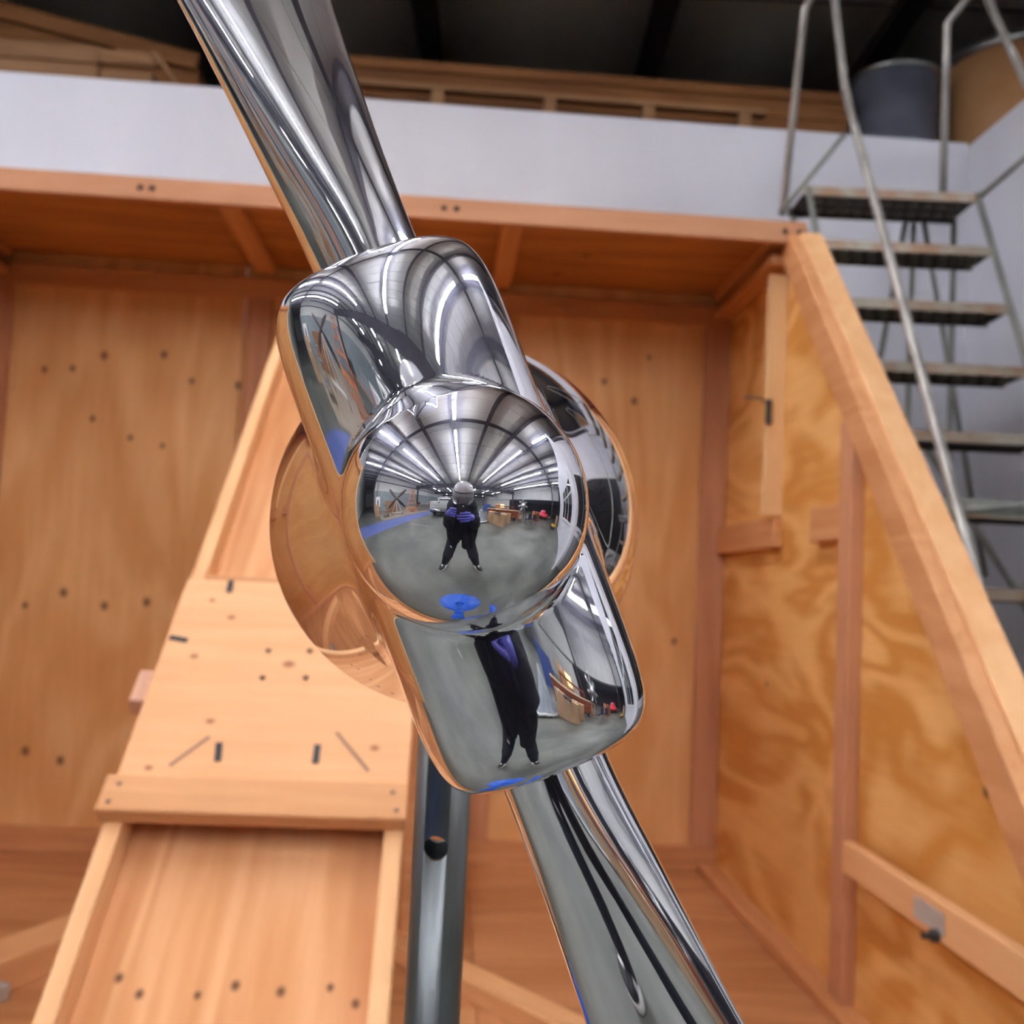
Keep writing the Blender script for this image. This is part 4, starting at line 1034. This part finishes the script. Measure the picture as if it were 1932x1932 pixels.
MB().tube([(-.55, .4, .12), (.55, .4, .12)], .03, 8).build('base_tube', M['dark_steel'], en)
def chair(name, p, rz, lab, mat, fm):
    t = empty(name, p, rz, lab, 'chair')
    MB().box((-.25, -.23, .44), (.25, .23, .49), .012).build('seat', M[mat], t); MB().box((-.25, -.25, .52), (.25, -.21, .93), .012).build('backrest', M[mat], t)
    for x in (-.24, .24):
        for y in (-.23, .22): MB().tube([(x, y, 0), (x, y, .9 if y < 0 else .45)], .015, 8).build('leg', M[fm], t)
    return t
chair('folding_chair', (5.45, -2.35, 0), R(200), 'navy canvas folding chair nearest to the radial engine', 'navy_chair', 'dark_steel')
chair('folding_chair', (5.95, -1.95, 0), R(215), 'navy canvas folding chair beside the leaning orange board', 'navy_chair', 'dark_steel')
t = empty('step_stool', (5.2, -3.35, 0), R(40), 'pale wooden step stool beside the board stack end', 'stool')
for s in (-1, 1): 
    MB().beam((s * .22, -.25, 0), (s * .2, 0, .95), .05, .03, (0, 1, 0)).build('leg', M['fir_z'], t); MB().beam((s * .22, .25, 0), (s * .2, 0, .95), .05, .03, (0, 1, 0)).build('leg', M['fir_z'], t)
for z, y in ((.3, .17), (.6, .09), (.93, 0)): MB().box((-.23, y - .08, z), (.23, y + .08, z + .03)).build('step', M['fir_z'], t)
panel('orange_board', (7.35, -2.85), (7.6, -2.5), 1.1, .06, 'fir_z', 'upright orange board leaning beside the dark trunk', 'board')
panel('storage_trunk', (7.65, -2.45), (8.15, -1.95), 1.05, .5, 'old_wood', 'dark brown trunk standing beside the upright orange board', 'trunk')
# red covered car
rc = empty('red_covered_car', (11.7, -2.0, 0), R(70), 'small red car under a glossy cover at the unlit bay', 'car')
V, Q, N = surface(lambda p: np.maximum(smin(sd_ell(p, (0, 0, .5), (1.1, 1.0, .42)), sd_ell(p, (-.1, 0, .85), (.65, .75, .42)), .2), .14 - p[..., 2]), (-1.3, -1.2, .1), (1.3, 1.2, 1.4), .05)
net_obj('cover', V, Q, N, M['red_paint'], rc)
for x in (-.7, .7):
    for y in (-.75, .75): MB().lathe([(0, -.1), (.26, -.1), (.28, 0), (.26, .1), (0, .1)], 18, Matrix.Translation((x, y, .28)) @ Matrix.Rotation(R(90), 4, 'X')).build('wheel', M['rubber'], rc)
for y in (-.3, .3): MB().tube([(-.95, y, .75), (-.5, y, 1.24), (.4, y, 1.22)], .02, 6).build('white_stripe', M['paper'], rc)
def machine(p, rz, s, lab):
    t = empty('compressor', p, rz, lab, 'machine')
    MB().box((-.26 * s, -.2 * s, .2 * s), (.26 * s, .2 * s, .42 * s), .03 * s).build('motor_block', M['yellow'], t)
    MB().tube([(-.3 * s, 0, .28 * s), (.3 * s, 0, .28 * s)], .14 * s, 14).build('tank', M['yellow'], t)
    MB().tube([(-.28 * s, -.2 * s, .4 * s), (-.28 * s, -.2 * s, .6 * s), (-.28 * s, .2 * s, .6 * s), (-.28 * s, .2 * s, .4 * s)], .018 * s, 8).build('handle', M['truck_black'], t)
    for x in (-.2, .2):
        for y in (-.22, .22): MB().lathe([(0, -.04 * s), (.14 * s, -.04 * s), (.14 * s, .04 * s), (0, .04 * s)], 16, Matrix.Translation((x * s, y * s, .14 * s)) @ Matrix.Rotation(R(90), 4, 'X')).build('wheel', M['rubber'], t)
machine((7.1, .75, 0), R(100), 1.0, 'small yellow wheeled machine in front of the office wall')
machine((13.6, -.7, 0), R(60), .8, 'smaller yellow machine beyond the red covered car')
carton('narrow_carton', (8.0, 1.15, 0), R(90), (.3, .5, 1.1), 'narrow brown carton leaning at the end of the office wall', 'box', 'card', False)
# silver tarpaulin draped over something pointed
tp = empty('tarpaulin_heap', (1.42, -4.2, 0), 0, 'pointed heap under a silver tarpaulin with a pale hem', 'tarpaulin')
vv = []; ff = []; n = 36
for i, (r, z) in enumerate(((.02, 1.02), (.12, .85), (.25, .55), (.40, .25), (.50, .12))):
    for k in range(n):
        a = 2 * math.pi * k / n; q = r * (1 + .12 * math.sin(k * 2.1) * (i / 4)); vv.append((q * math.cos(a), q * math.sin(a) * .8, z))
for i in range(4):
    for k in range(n): ff.append((i * n + k, i * n + (k + 1) % n, i * n + n + (k + 1) % n, i * n + n + k))
ff.append(list(range(n)))
MB().add(vv, ff, True).build('sheet', M['tarp'], tp)
vv = vv[-n:]; MB().tube([Vector((x * 1.0, y * 1.0, .09)) for x, y, z in vv], .05, 6, closed=True).build('pale_hem', M['paper'], tp)
for x, y in ((-.3, 0), (.3, 0), (0, .25), (0, -.25)): MB().box((x - .08, y - .08, 0), (x + .08, y + .08, .2)).build('foot', M['truck_black'], tp)
